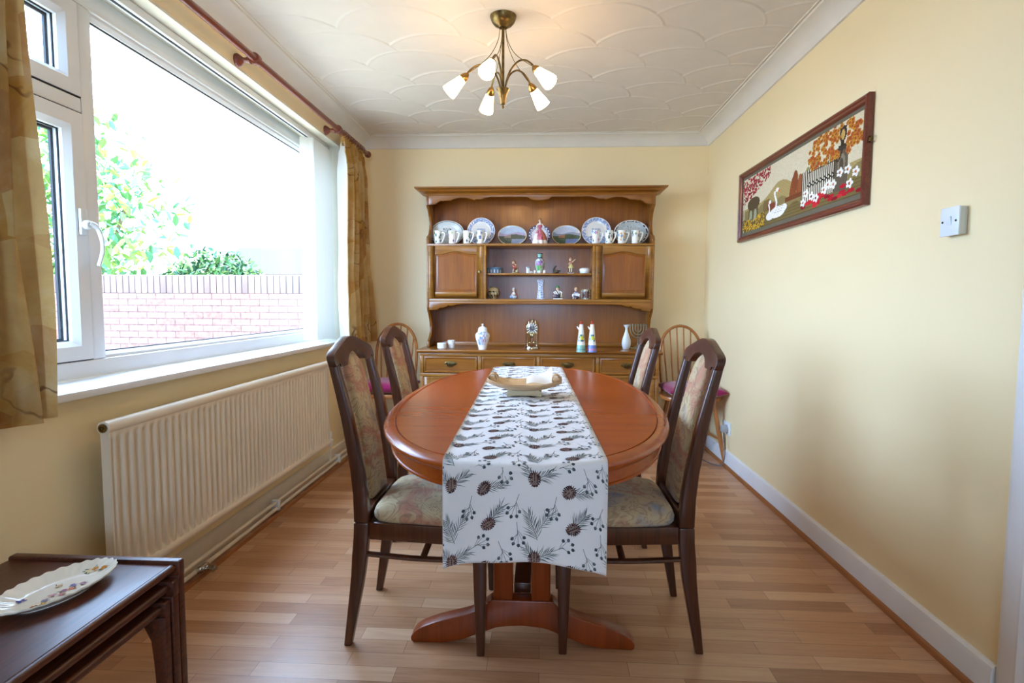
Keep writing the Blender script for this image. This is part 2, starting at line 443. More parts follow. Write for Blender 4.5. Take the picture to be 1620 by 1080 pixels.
# doorway on the right: architrave, lining, closed white door
ARC = [(0, 0), (.016, 0), (.022, .02), (.018, .035), (.020, .07), (.012, .088), (.006, .097), (0, .097)]   # depth from wall, distance from the opening
m = MB()
m.loft([[(XR-d, DY1+w-.0, 0) for d, w in ARC], [(XR-d, DY1+w, DZ+w) for d, w in ARC], [(XR-d, DY0-w, DZ+w) for d, w in ARC], [(XR-d, DY0-w, 0) for d, w in ARC]])
struct(m.build('trim_8', 'white_gloss', angle=30))
m = MB(); m.box(XR, XR+.12, DY1-.03, DY1, 0, DZ); m.box(XR, XR+.12, DY0, DY0+.03, 0, DZ); m.box(XR, XR+.12, DY0, DY1, DZ-.03, DZ)
struct(m.build('trim_9', 'white_gloss', bevel=.002))
dr = struct(MB().box(XR+.03, XR+.07, DY0+.032, DY1-.032, .004, DZ-.032).build('door_1', 'white_gloss', bevel=.003))
m = MB(); m.tube([(XR+.03, DY0+.09, 1.0), (XR-.01, DY0+.09, 1.0), (XR-.012, DY0+.12, 1.0), (XR-.012, DY0+.2, 1.0)], .009, 8)
m.build('door_handle', 'chrome', dr)

# window sill board and reveals
struct(MB().box(XL-.165, XL+.05, WY0+.0, WY1-.0, WZ0, WZ0+.025).build('trim_10', 'white_gloss', bevel=.005))
m = MB(); m.box(XL-.165, XL-.001, WY1-.012, WY1, WZ0+.025, WZ1); m.box(XL-.165, XL-.001, WY0, WY0+.012, WZ0+.025, WZ1); m.box(XL-.165, XL-.001, WY0+.012, WY1-.012, WZ1-.012, WZ1)
struct(m.build('trim_11', 'reveal_paint', smooth=False))

# ---- the window: outer frame, mullion, transom, casement and top light
w = thing('window_1', 'x', 'x', (XL-.195, 2.6, WZ0)); del w['label']; del w['category']; struct(w)
fx0, fx1 = XL-.235, XL-.165          # frame depth
zb, zt = WZ0+.025, WZ1-.012; ya, yb_ = WY0+.012, WY1-.012
MY0, MY1 = 1.888, 1.945              # mullion
def bar(m, y0, y1, z0, z1, x0=fx0, x1=fx1): m.box(x0, x1, y0, y1, z0, z1)
m = MB()
bar(m, ya, ya+.06, zb, zt); bar(m, yb_-.045, yb_, zb, zt); bar(m, ya+.06, yb_-.045, zt-.07, zt); bar(m, ya+.06, yb_-.045, zb, zb+.062)
bar(m, MY0, MY1, zb+.062, zt-.07); TZ0, TZ1 = 1.757, 1.807
bar(m, ya+.06, MY0, TZ0, TZ1)
m.build('window_frame', 'white_upvc', w, bevel=.006, seg=2)
def ring(y0, y1, z0, z1, wd, x0, x1, slope=.012):
    """a glazing bead / sash ring, sloped towards the glass"""
    m = MB()
    def rg(i, x): return [(x, y0+i, z0+i), (x, y1-i, z0+i), (x, y1-i, z1-i), (x, y0+i, z1-i)]
    m.loft([rg(0, x0), rg(0, x1), rg(wd-slope, x1), rg(wd, x1-slope), rg(wd, x0), rg(0, x0)], cap0=False, cap1=False); return m
ring(MY1, yb_-.045, zb+.062, zt-.07, .022, fx0+.01, fx1-.012).build('glazing_bead', 'white_upvc', w, angle=20)
sy0 = ya+.064
for nm, z0, z1 in (('casement_sash', zb+.066, TZ0-.004), ('top_light_sash', TZ1+.004, zt-.074)):
    s_ = ring(sy0, MY0-.005, z0, z1, .066, fx0+.012, fx1+.004, .018).build(nm, 'white_upvc', w, angle=20); sub(s_)
    ring(sy0-.0035, MY0-.0015, z0-.0035, z1+.0035, .012, fx0+.02, fx1+.0005, .001).build('seal', 'seal_rubber', s_, angle=20)
    ring(sy0+.066, MY0-.005-.066, z0+.066, z1-.066, .004, fx0+.038, fx0+.043, .001).build('gasket', 'seal_rubber', s_, angle=20)
    g = MB().box(fx0+.034, fx0+.038, sy0+.066, MY0-.071, z0+.066, z1-.066).build('glass_pane', 'window_glass', s_, smooth=False)
    ring(sy0+.066, MY0-.071, z0+.066, z1-.066, .009, fx0+.014, fx0+.024, .001).build('spacer_bar', 'seal_rubber', s_, angle=20)
ring(MY1+.022, yb_-.067, zb+.084, zt-.092, .004, fx0+.034, fx0+.040, .001).build('gasket', 'seal_rubber', w, angle=20)
MB().box(fx0+.030, fx0+.034, MY1+.022, yb_-.067, zb+.084, zt-.092).build('glass_pane', 'window_glass', w, smooth=False)
# espagnolette handle: backplate and curved lever
hz, hy, hx = 1.355, MY0-.030, fx1+.004
m = MB(); m.box(hx, hx+.012, hy-.014, hy+.014, hz-.02, hz+.07); m.lathe([(.015, 0), (.016, .012), (.013, .022)], 16, (0, 0, 0), M=T(hx+.012, hy, hz+.015) @ R(PI/2, 'Y'))
hd = m.build('window_handle', 'white_plastic', w, bevel=.004); sub(hd)
m = MB(); m.tube(catmull([(hx+.03, hy, hz+.02), (hx+.04, hy+.018, hz+.008), (hx+.045, hy+.032, hz-.03), (hx+.042, hy+.036, hz-.075), (hx+.036, hy+.024, hz-.125)]), [.012]*6+[.010]*7+[.0085]*12, 10, flat=.75)
m.build('lever', 'white_plastic', hd)
m = MB(); m.lathe([(.0045, 0), (.0045, .003)], 12, M=T(hx+.034, hy, hz+.016) @ R(PI/2, 'Y')); m.build('key_lock', 'dark_metal', hd)

# unseen window added behind the camera to fill the room with sky light
w2 = thing('fill_window', 'x', 'x', (-.1, YB-.08, RZ0)); del w2['label']; del w2['category']; struct(w2)
m = MB()
for a, b, c_, d in ((RX0, RX0+.06, RZ0, RZ1), (RX1-.06, RX1, RZ0, RZ1), (RX0+.06, RX1-.06, RZ0, RZ0+.06), (RX0+.06, RX1-.06, RZ1-.06, RZ1), (-.13, -.07, RZ0+.06, RZ1-.06)):
    m.box(a, b, YB-.11, YB-.05, c_, d)
m.build('window_frame', 'white_upvc', w2, bevel=.005)
MB().box(RX0+.06, RX1-.06, YB-.082, YB-.078, RZ0+.06, RZ1-.06).build('glass_pane', 'window_glass', w2, smooth=False)

# ================================================================== OUTSIDE
struct(MB().box(XO-.1, XR+.3, YB-.9, YB-.15, CH+.05, CH+.15).build('sun_block_eave', 'white_gloss', smooth=False))  # unseen eave, added to keep direct sun out of the rear fill window
struct(MB().box(-20, 14, -8, 30, -.25, -.15).build('patio', 'paving', smooth=False))
gw = thing('garden_wall', 'red brick garden wall capped with a course of upright bricks, outside the window', 'wall', (-4.6, 6.25, -.15))
MB().box(-10.5, -1.9, 6.2, 6.42, -.15, 1.19).build('brick_courses', 'garden_brick', gw, smooth=False)
m = MB(); m2 = MB(); m2.box(-10.5, -1.9, 6.204, 6.416, 1.19, 1.398)
x = -10.5; rr = random.Random(3)
while x < -1.95:
    base = [.19, .125, .11]; k = rr.uniform(.75, 1.35); dz = rr.uniform(-.003, .003)
    c_ = tuple(min(.9, b*k) for b in base)
    m.box(x+.004, x+.071, 6.193+rr.uniform(-.002, .002), 6.427, 1.194, 1.402+dz, c_); x += .075
m2.build('mortar_bed', 'mortar', gw, smooth=False); m.build('soldier_course', 'painted_matte', gw, bevel=.007, seg=2)

def leafmass(rng, blobs, n, size, cols, shell=.55):
    m = MB(); tot = sum(b[3]*b[4]*b[5] for b in blobs)
    for (bx, by, bz, rx, ry, rz) in blobs:
        for _ in range(int(n*rx*ry*rz/tot)):
            d = Vector((rng.gauss(0, 1), rng.gauss(0, 1), rng.gauss(0, 1))).normalized()*(rng.uniform(shell, 1)**.6)
            p = Vector((bx+d.x*rx, by+d.y*ry, bz+d.z*rz)); s = size*rng.uniform(.6, 1.4)
            q = Matrix.Rotation(rng.uniform(0, 2*PI), 4, 'Z') @ Matrix.Rotation(rng.uniform(-1.2, 1.2), 4, 'X') @ Matrix.Rotation(rng.uniform(-.8, .8), 4, 'Y')
            L = [(0, -s, 0), (s*.42, -s*.3, s*.08), (s*.34, s*.45, s*.06), (0, s, -s*.1), (-s*.34, s*.45, s*.06), (-s*.42, -s*.3, s*.08)]
            m.add(L, [(0, 1, 2, 3), (0, 3, 4, 5)], rng.choice(cols), T(*p) @ q)
    return m
rg = random.Random(5)
tr = thing('tree', 'tall loose-leaved green tree rising behind the brick wall, left of the bush', 'tree', (-7.6, 8.4, -.15))
blobs = [(-8.2, 8.6, 2.0, 1.6, 1.0, 1.1), (-7.4, 8.3, 3.2, 1.4, .9, 1.0), (-6.3, 8.2, 2.3, 1.0, .8, 1.0), (-8.9, 8.6, 3.7, 1.5, 1.0, 1.1), (-7.0, 8.2, 1.5, 1.3, .8, .7), (-9.6, 8.8, 2.6, 1.2, 1, 1.4)]
leafmass(rg, blobs, 4200, .085, ['#668a40', '#87a452', '#4f7a42', '#96a84c', '#5a8a66'], .1).build('foliage', 'painted_matte', tr, recalc=False, smooth=False)
m = MB(); m.tube(catmull([(-7.6, 8.5, -.15), (-7.7, 8.5, 1.2), (-7.5, 8.4, 2.4), (-7.3, 8.4, 3.2)]), [.11]*6+[.08]*6+[.05]*7, 8)
for a in ((-8.8, 8.6, 3.4), (-6.4, 8.3, 2.6), (-8.4, 8.7, 2.2), (-6.8, 8.1, 1.7)): m.tube(catmull([(-7.65, 8.5, 1.0), ((-7.65+a[0])/2, 8.5, 1.6), a], 5), [.06]*6+[.03]*5, 6)
m.build('trunk', 'bark', tr)
bu = thing('bush', 'dense rounded dark green bush showing just above the brick wall', 'bush', (-4.85, 7.9, -.15))
leafmass(rg, [(-4.8, 7.9, 1.25, .78, .6, .62), (-5.2, 7.9, 1.15, .5, .5, .45), (-4.4, 7.9, 1.15, .5, .5, .42)], 3800, .05, ['#2f5230', '#47703a', '#62864a', '#2a4a34', '#82985c'], .35).build('foliage', 'painted_matte', bu, recalc=False, smooth=False)
m = MB()
for a in range(7): m.tube(catmull([(-4.85+.03*a-.1, 7.9, -.15), (-4.85+.1*(a-3), 7.9, .5), (-4.85+.17*(a-3), 7.9+.05*(a % 3), 1.1)], 5), .02, 6)
m.build('stem', 'bark', bu)
hs = thing('house', 'pale neighbouring house with a low roof, far behind the brick wall', 'house', (-10.3, 22, -.15))
MB().box(-12.8, -7.6, 21, 26, -.15, 2.15).build('house_wall', 'house_render', hs, smooth=False)
m = MB(); m.prism([(20.6, 2.13), (26.4, 2.13), (23.5, 3.4)], -13.1, -7.3, 'YZ'); m.build('roof', 'roof_tile', hs, smooth=False)
MB().box(-12.0, -10.9, 20.95, 21.02, 1.3, 1.9).build('house_window', 'seal_rubber', hs, smooth=False)
MB().box(-9.9, -9.0, 20.95, 21.02, 1.3, 1.9).build('house_window', 'seal_rubber', hs, smooth=False)

# ================================================================== WINDOW DRESSING, HEATING, WALL THINGS
RX, RZ = XL+.09, 2.237
cp_ = thing('curtain_pole', 'reddish brown wooden curtain pole running above the window', 'curtain pole', (XL, 2.6, RZ))
m = MB(); m.tube([(RX, .75, RZ), (RX, 4.235, RZ)], .0165, 16); m.build('pole', 'pole_wood', cp_)
m = MB(); m.lathe([(.012, 0), (.017, .006), (.014, .012), (.020, .022), (.0255, .036), (.0255, .046), (.019, .058), (.006, .064), (.0001, .065)], 20, M=T(RX, 4.235, RZ) @ R(-PI/2, 'X'))
m.build('finial', 'pole_wood', cp_)
for by in (2.60, 1.0, 3.66):
    m = MB(); m.lathe([(.030, 0), (.031, .008), (.024, .020), (.012, .034), (.011, .046), (.018, .06), (.019, .068)], 18, M=T(XL, by, RZ-.004) @ R(PI/2, 'Y'))
    m.lathe([(.0175, -.016), (.026, -.014), (.027, 0), (.026, .014), (.0175, .016)], 20, M=T(RX, by, RZ) @ R(PI/2, 'X'))
    m.build('bracket', 'pole_wood', cp_)
for k in range(9):
    y = 3.75+.048*k
    m = MB(); m.tube([(RX+.023*math.sin(a), y, RZ-.002+.023*math.cos(a)) for a in [2*PI*i/20 for i in range(20)]], .0028, 6, closed=True)
    m.build('curtain_ring', 'pole_wood', cp_)

def curtain(name, label, ytop, ybot, z0, z1, nf, amp, ph, seed, flare=0):
    rn = random.Random(seed); jit = [rn.uniform(-.35, .35) for _ in range(nf+3)]
    def fold(u, v, inner):
        w_ = u*nf; i = int(w_); j = jit[i]*(1-(w_-i))+jit[i+1]*(w_-i)
        e = min(1, v/.12)                                     # v: 0 top, 1 bottom ; pleats pinched at the head
        y0_ = ytop[0]+(ybot[0]-ytop[0])*v; y1_ = ytop[1]+(ybot[1]-ytop[1])*v
        y = y0_+(y1_-y0_)*u+.010*math.sin(v*5+u*9)
        a = amp*(.55+.45*e)*(1+.25*math.sin(v*3.3+i))
        x = XL+.085+a*math.sin(2*PI*w_+ph+j+.5*math.sin(v*4))+.007*math.sin(2*PI*w_*2.7+v*6)*e
        x += .006*math.exp(-((v-.055)/.012)**2)*-1
        z = z1+(z0-z1)*v+.004*math.sin(2*PI*w_)*(v > .98)
        return x+inner, y, z
    c = thing(name, label, 'curtain', (XL+.09, (ytop[0]+ytop[1])/2, z0), group='window curtains')
    fb = MB().grid(lambda u, v: fold(u, v, 0), nf*22, 60)
    fb.build('curtain_fabric', 'curtain_fabric', c, angle=180, recalc=False)
    MB().grid(lambda u, v: fold(u*.985+.0, v*.985, -.006), nf*22, 40).build('lining', 'blind_cloth', c, angle=180, recalc=False)
    m = MB()                                                   # gathered heading tape
    m.grid(lambda u, v: (XL+.085+.018*math.sin(2*PI*u*nf*2.2), ytop[0]+(ytop[1]-ytop[0])*u, z1+.055-v*.085), nf*30, 3)
    m.grid(lambda u, v: (XL+.078+.018*math.sin(2*PI*u*nf*2.2), ytop[0]+(ytop[1]-ytop[0])*u, z1+.055-v*.085), nf*30, 3)
    m.build('pleated_heading', 'curtain_fabric', c, angle=180, recalc=False)
curtain('curtain', 'amber and cream patterned curtain in the near left corner of the photo', (.98, 1.40), (.95, 1.435), .785, 2.20, 5, .042, .9, 3)
curtain('curtain', 'amber and cream patterned curtain hanging in the far corner by the dresser', (3.745, 4.15), (3.74, 4.30), .80, 2.185, 5, .040, 2.4, 8)

vb = thing('vertical_blind', 'off-white vertical slat blind drawn back to both ends of the window', 'blind', (XL-.07, 2.6, WZ0+.03))
m = MB(); m.box(XL-.105, XL-.065, WY0+.02, WY1-.02, WZ1-.045, WZ1-.013); m.build('head_rail', 'white_plastic', vb, bevel=.003)
MB().box(XL-.090, XL-.080, WY0+.02, WY1-.02, WZ1-.047, WZ1-.044).build('rail_groove', 'seal_rubber', vb, smooth=False)
for k in range(24):
    y = (3.56+.026*k) if k < 13 else (1.45+.0095*(k-13)); a = .32 if k < 13 else .1
    m = MB(); dx, dy = .042*math.cos(a), .042*math.sin(a)
    zb0 = WZ0+.040
    m.grid(lambda u, v: (XL-.085+dx*(2*u-1)+.004*(1-(2*u-1)**2)*-dy/.042, y+dy*(2*u-1)+.005*(1-(2*u-1)**2), WZ1-.048-(WZ1-.048-zb0)*v), 4, 1)
    s_ = m.build('slat', 'blind_cloth', vb, recalc=False)
m = MB()
for k in range(11): m.tube([(XL-.060+.012*math.sin(PI*i/6), 3.57+.026*k+.026*i/6, WZ0+.05-.012*math.sin(PI*i/6)) for i in range(7)], .0012, 4)
m.build('bottom_chain', 'white_plastic', vb)

# radiator
rd = thing('radiator', 'long cream panel radiator on the wall under the window', 'radiator', (XL+.08, 2.5, .19))
ry0, ry1, rz0, rz1 = 1.615, 3.40, .19, .735
def radx(y, z):
    e = min(1, max(0, (z-rz0-.035)/.022), max(0, (rz1-.048-z)/.022)); e = max(0, min(1, e))
    t = ((y-ry0-.03)/.0375) % 1.0; w_ = .5-.5*math.cos(2*PI*t); w_ = min(1, max(0, (w_-.2)/.5)); return e*w_*.013
zs = [rz0+.022, rz0+.036, rz0+.043, rz0+.05, rz0+.058, .35, .55, rz1-.071, rz1-.063, rz1-.055, rz1-.047, rz1-.03]
m = MB(); NY = 480
def rp(u, v): 
    y = ry0+.012+(ry1-ry0-.024)*u; z = zs[int(round(v*(len(zs)-1)))]
    return (XL+.098-radx(y, z)*1.0, y, z)
m.grid(rp, NY, len(zs)-1)
m.box(XL+.070, XL+.083, ry0+.012, ry1-.012, rz0+.02, rz1-.02)
m.loft([[(XL+.07, yy, rz0+.02), (XL+.098, yy, rz0+.02), (XL+.098, yy, rz1-.03), (XL+.07, yy, rz1-.03)] for yy in (ry0+.006, ry0+.012)])
m.loft([[(XL+.07, yy, rz0+.02), (XL+.098, yy, rz0+.02), (XL+.098, yy, rz1-.03), (XL+.07, yy, rz1-.03)] for yy in (ry1-.012, ry1-.006)])
m.build('panel', 'radiator_enamel', rd, angle=60, recalc=False)
for z, r in ((rz1-.022, .021), (rz0+.022, .021)):
    m = MB(); m.lathe([(.004, .004), (.012, .002), (.0165, 0), (r, .002), (r, ry1-ry0-.002), (.0165, ry1-ry0), (.004, ry1-ry0-.003)], 24, M=T(XL+.084, ry0, z) @ R(-PI/2, 'X'))
    o = m.build('header_tube', 'radiator_enamel', rd); sub(o)
    m = MB(); m.lathe([(.0135, 0), (.0135, .004), (.008, .005), (.007, .002), (.0035, .002), (.0035, .006)], 18, M=T(XL+.084, ry0+.001, z) @ R(PI/2, 'X')); m.build('end_plug', 'antique_brass', o)
m = MB(); m.lathe([(.014, 0), (.014, .02), (.019, .022), (.019, .035), (.010, .04), (.010, .05), (.013, .052), (.013, .085), (.009, .09)], 14, M=T(XL+.084, ry1+.03, .185)); m.tube([(XL+.084, ry1-.005, .212), (XL+.084, ry1+.03, .212)], .009, 10)
m.build('valve', 'white_plastic', rd)
m = MB(); m.tube([(XL+.084, ry1+.03, .19), (XL+.084, ry1+.03, .075)], .0075, 10); m.build('tail_pipe', 'pipe_paint', rd)

pw = thing('heating_pipes', 'pair of cream painted heating pipes running along the skirting below the radiator', 'pipe', (XL+.06, 2.8, 0))
for x, z, r in ((XL+.060, .060, .0085), (XL+.066, .028, .0085)):
    m = MB(); m.tube([(x, .3, z), (x, D-.05, z)], r, 12); m.build('pipe', 'pipe_paint', pw)
for y in (2.75, 3.62, 1.7):
    m = MB(); m.box(XL+.036, XL+.078, y-.012, y+.012, .016, .072); m.build('pipe_clip', 'white_plastic', pw, bevel=.003)
m = MB(); m.lathe([(.011, -.03), (.013, -.02), (.015, -.02), (.015, .02), (.013, .02), (.011, .03)], 12, M=T(XL+.078, 2.09, .032) @ R(PI/2, 'X'))
m.lathe([(.011, 0), (.013, .02), (.009, .024), (.009, .035), (.014, .037), (.014, .05), (.006, .052), (.006, .06)], 10, M=T(XL+.078, 2.09, .032) @ R(PI/2, 'Y'))
m.build('drain_cock', 'chrome', pw)

# framed embroidery on the right-hand wall
PY0, PY1, PZ0, PZ1 = 2.262, 3.665, 1.495, 1.925
pc = thing('framed_embroidery', 'wide framed embroidery of two white swans, autumn trees and iron railings on the right wall', 'picture', (XR, (PY0+PY1)/2, PZ0))
xa = XR-.003
m = MB()
def fr(i, x): return [(x, PY0+i, PZ0+i), (x, PY1-i, PZ0+i), (x, PY1-i, PZ1-i), (x, PY0+i, PZ1-i)]
m.loft([fr(0, xa), fr(0, xa-.020), fr(.006, xa-.026), (fr(.014, xa-.027)), fr(.018, xa-.022), fr(.026, xa-.020), fr(.031, xa-.014), fr(.033, xa-.010), fr(.033, xa), fr(0, xa)], cap0=False, cap1=False)
m.build('picture_frame', 'frame_wood', pc, angle=25)
MB().box(xa-.007, xa-.004, PY0+.033, PY1-.033, PZ0+.033, PZ1-.033).build('mount', plain('mount_card', '#6f6653', .8, .2), pc, smooth=False)
NU, NV = 300, 84
e0, e1, g0, g1 = PY0+.050, PY1-.050, PZ0+.055, PZ1-.050
can = [[lin('#dccfae') for _ in range(NU)] for _ in range(NV)]        # row 0 = bottom, column 0 = far (left) end
rp_ = random.Random(11)
def px(x, y, c):
    x, y = int(x), int(y)
    if 0 <= x < NU and 0 <= y < NV: can[y][x] = c if isinstance(c, tuple) else lin(c)
def blob(cx_, cy_, rx, ry, c, hole=0):
    for y in range(int(cy_-ry), int(cy_+ry)+1):
        for x in range(int(cx_-rx), int(cx_+rx)+1):
            d = ((x-cx_)/rx)**2+((y-cy_)/ry)**2
            if d <= 1 and rp_.random() >= hole: px(x, y, c)
def rect(x0, x1, y0, y1, c):
    for y in range(int(y0), int(y1)):
        for x in range(int(x0), int(x1)): px(x, y, c)
for x in range(NU):                                                    # hills, water, bank
    h = 36+20*math.exp(-((x-125)/38)**2)+8*math.exp(-((x-200)/25)**2)
    for y in range(int(h)): px(x, y, '#b39c66' if (x+y*2) % 7 else '#a08850')
    h2 = 30+4*math.sin(x/9)+9*math.exp(-((x-95)/12)**2)
    for y in range(int(h2)): px(x, y, '#8d7a4e' if (x*3+y) % 5 else '#9c8a58')
    for y in range(int(18+2*math.sin(x/5))): px(x, y, '#7d6a3e' if (y % 4) else '#6b5832')
for x in range(0, NU, 1):
    if 150 < x < 185:
        for y in range(24, int(30+22*abs(math.sin((x-150)/5.7)))): px(x, y, '#8a4a2a' if x % 3 else '#a05c34')
blob(165, 44, 7, 14, '#8a4a2c'); blob(178, 38, 6, 12, '#9c5a34'); rect(140, 190, 22, 28, '#7c4628')
for cx_, cy_ in ((195, 46), (205, 50), (215, 48), (222, 44)): blob(cx_, cy_, 6, 8, '#8f9060')
for cx_ in (78, 90, 84): blob(cx_, 28, 5, 9, '#80683c')
blob(100, 24, 14, 5, '#84462e')
# gazebo at the far end
rect(22, 56, 10, 38, '#6e5a3c'); blob(39, 40, 22, 10, '#5f4c34'); blob(30, 22, 5, 9, '#a3a583'); blob(46, 22, 5, 9, '#a3a583'); rect(25, 35, 12, 22, '#a3a583'); rect(41, 51, 12, 22, '#a3a583')
for _ in range(420):
    x, y = rp_.uniform(0, 92), rp_.uniform(36, 82)
    if y > 42+.30*x: blob(x, y, 2.1, 1.6, rp_.choice(['#a8323c', '#8f2430', '#c04a50', '#7a2a2c']))
rect(3, 6, 0, 50, '#c9bfa2')
for _ in range(330):
    x, y = rp_.uniform(0, 78), rp_.uniform(0, 20)
    if y < 20-.10*x or 50 < x: blob(x, y, 1.6, 1.1, rp_.choice(['#d8a226', '#e0b43c', '#8a6a1e', '#5b4820']))
# swans
Wt, Gy = '#f6f1e6', '#b9b2a2'
blob(118, 13, 22, 8, Wt); blob(136, 16, 9, 5, Wt); blob(96, 11, 12, 6, Wt)
for k in range(26): blob(112+3*math.sin(k/5), 18+k*.95, 2.2, 1.6, Wt)
blob(116, 44, 4.5, 3, Wt); blob(121, 42, 2, 1.4, '#d8622c')
for k in range(17): blob(92+2*math.sin(k/4), 14+k, 1.8, 1.4, Wt)
blob(95, 31, 3.6, 2.5, Wt); blob(90, 30, 1.6, 1.2, '#c23a34')
for k in range(9): blob(112+4*k/1.5, 13+(k % 3)*3, 2.2, .8, Gy)
# railings and gate pillar at the near end
rect(182, 252, 12, 50, '#3d3222')
for x in range(184, 252, 4): rect(x, x+2, 12, 50, '#e8dfc6')
for y in (30, 31, 46): rect(196, 252, y, y+1, '#2c241a')
for x in range(200, 252, 8): blob(x, 31, 3, 3, '#2c241a'); blob(x, 31, 1.4, 1.4, '#e8dfc6')
rect(252, 276, 10, 54, '#675a48'); rect(250, 278, 54, 58, '#4b4032'); blob(264, 40, 7, 10, '#8b7e68'); blob(264, 38, 4, 7, '#54493a')
rect(258, 272, 58, 60, '#3c3228'); rect(262, 268, 60, 66, '#3c3228'); blob(265, 71, 6.5, 9, '#4a3830'); blob(265, 70, 3.4, 5.5, '#c9a45a'); rect(259, 272, 77, 79, '#3c2e28')
for k in range(60): blob(238+k*.45, 52+9*math.sin(k/9), 1.6, 1, '#4b3828')
for _ in range(230):
    a, r_ = rp_.uniform(0, 2*PI), rp_.uniform(0, 1)**.5
    x, y = 246+56*r_*math.cos(a), 62+24*r_*math.sin(a)
    if 258 < x < 273 and y < 80: continue
    if x > 196 and y > 47: blob(x, y, 3.3, 2.7, rp_.choice(['#c98a2e', '#c08838', '#b9742a', '#b8622e'])); blob(x, y, 1.8, 1.4, '#9a4a1f')
for _ in range(26):
    x, y = rp_.uniform(182, 298), rp_.uniform(3, 14)
    blob(x, y, 6, 2.2, rp_.choice(['#b8202c', '#cc3034', '#8f1a26']))
for x, y in ((192, 22), (186, 12), (205, 16), (215, 12), (240, 22), (250, 20), (276, 30), (290, 24), (280, 14), (262, 30), (232, 18)):
    for a in range(5): blob(x+4*math.cos(a*1.257), y+3.3*math.sin(a*1.257), 2.4, 2, '#f4efe4')
    blob(x, y, 1.4, 1.2, '#2c2a2a' if x % 2 else '#d0602c')
m = MB()
def ecol(u, v):
    c = can[min(NV-1, int((1-v)*NV))][min(NU-1, int(u*NU))]; k = rp_.uniform(.88, 1.06); return (c[0]*k, c[1]*k, c[2]*k)
m.grid(lambda u, v: (xa-.0085, e1-(e1-e0)*u, g1-(g1-g0)*v), NU, NV, ecol)
m.build('embroidery', 'painted_cloth', pc, smooth=False)
m = MB(); m.tube([(xa-.012+.0, PY0-.008+.011*math.cos(a), 1.745+.011*math.sin(a)) for a in [2*PI*i/16 for i in range(16)]], .0028, 6, closed=True); m.box(xa-.016, xa-.006, PY0-.003, PY0+.001, 1.735, 1.755)
m.build('hanging_ring', 'antique_brass', pc)

# light switch and sockets
sw = thing('light_switch', 'white single light switch on the right wall near the doorway', 'light switch', (XR, 1.79, 1.32))
MB().box(XR-.022, XR, 1.753, 1.828, 1.321, 1.405).build('pattress_box', 'wall_box_plastic', sw, bevel=.003)
MB().box(XR-.028, XR-.022, 1.751, 1.830, 1.319, 1.407).build('face_plate', 'white_plastic', sw, bevel=.003)
m = MB(); m.loft([[(XR-.028, 1.781, 1.352), (XR-.028, 1.799, 1.352), (XR-.028, 1.799, 1.378), (XR-.028, 1.781, 1.378)], [(XR-.029, 1.781, 1.352), (XR-.029, 1.799, 1.352), (XR-.0335, 1.799, 1.378), (XR-.0335, 1.781, 1.378)]])
m.build('rocker', 'white_plastic', sw, bevel=.0008)
for y in (1.762, 1.818):
    MB().lathe([(.0033, 0), (.0033, .0015)], 12, M=T(XR-.028, y, 1.363) @ R(-PI/2, 'Y')).build('screw', 'dark_metal', sw)
so = thing('wall_socket', 'white double wall socket with a plug, low on the right wall behind the spindle-back chair', 'socket', (XR, 3.80, .215))
MB().box(XR-.012, XR, 3.73, 3.876, .215, .301).build('face_plate', 'white_plastic', so, bevel=.003)
m = MB(); m.prism([(3.752, .235), (3.798, .235), (3.802, .262), (3.775, .286), (3.748, .262)], XR-.052, XR-.012, 'YZ'); m.build('plug', plain('grey_plastic', '#a9a9ac', .4), so, bevel=.004)
m = MB(); m.tube(catmull([(XR-.035, 3.775, .236), (XR-.036, 3.765, .19), (XR-.03, 3.752, .12), (XR-.035, 3.748, .05), (XR-.055, 3.745, .012), (XR-.10, 3.80, .005), (XR-.16, 3.98, .005)]), .0035, 6)
m.build('flex', plain('grey_flex', '#5a5658', .5), so)

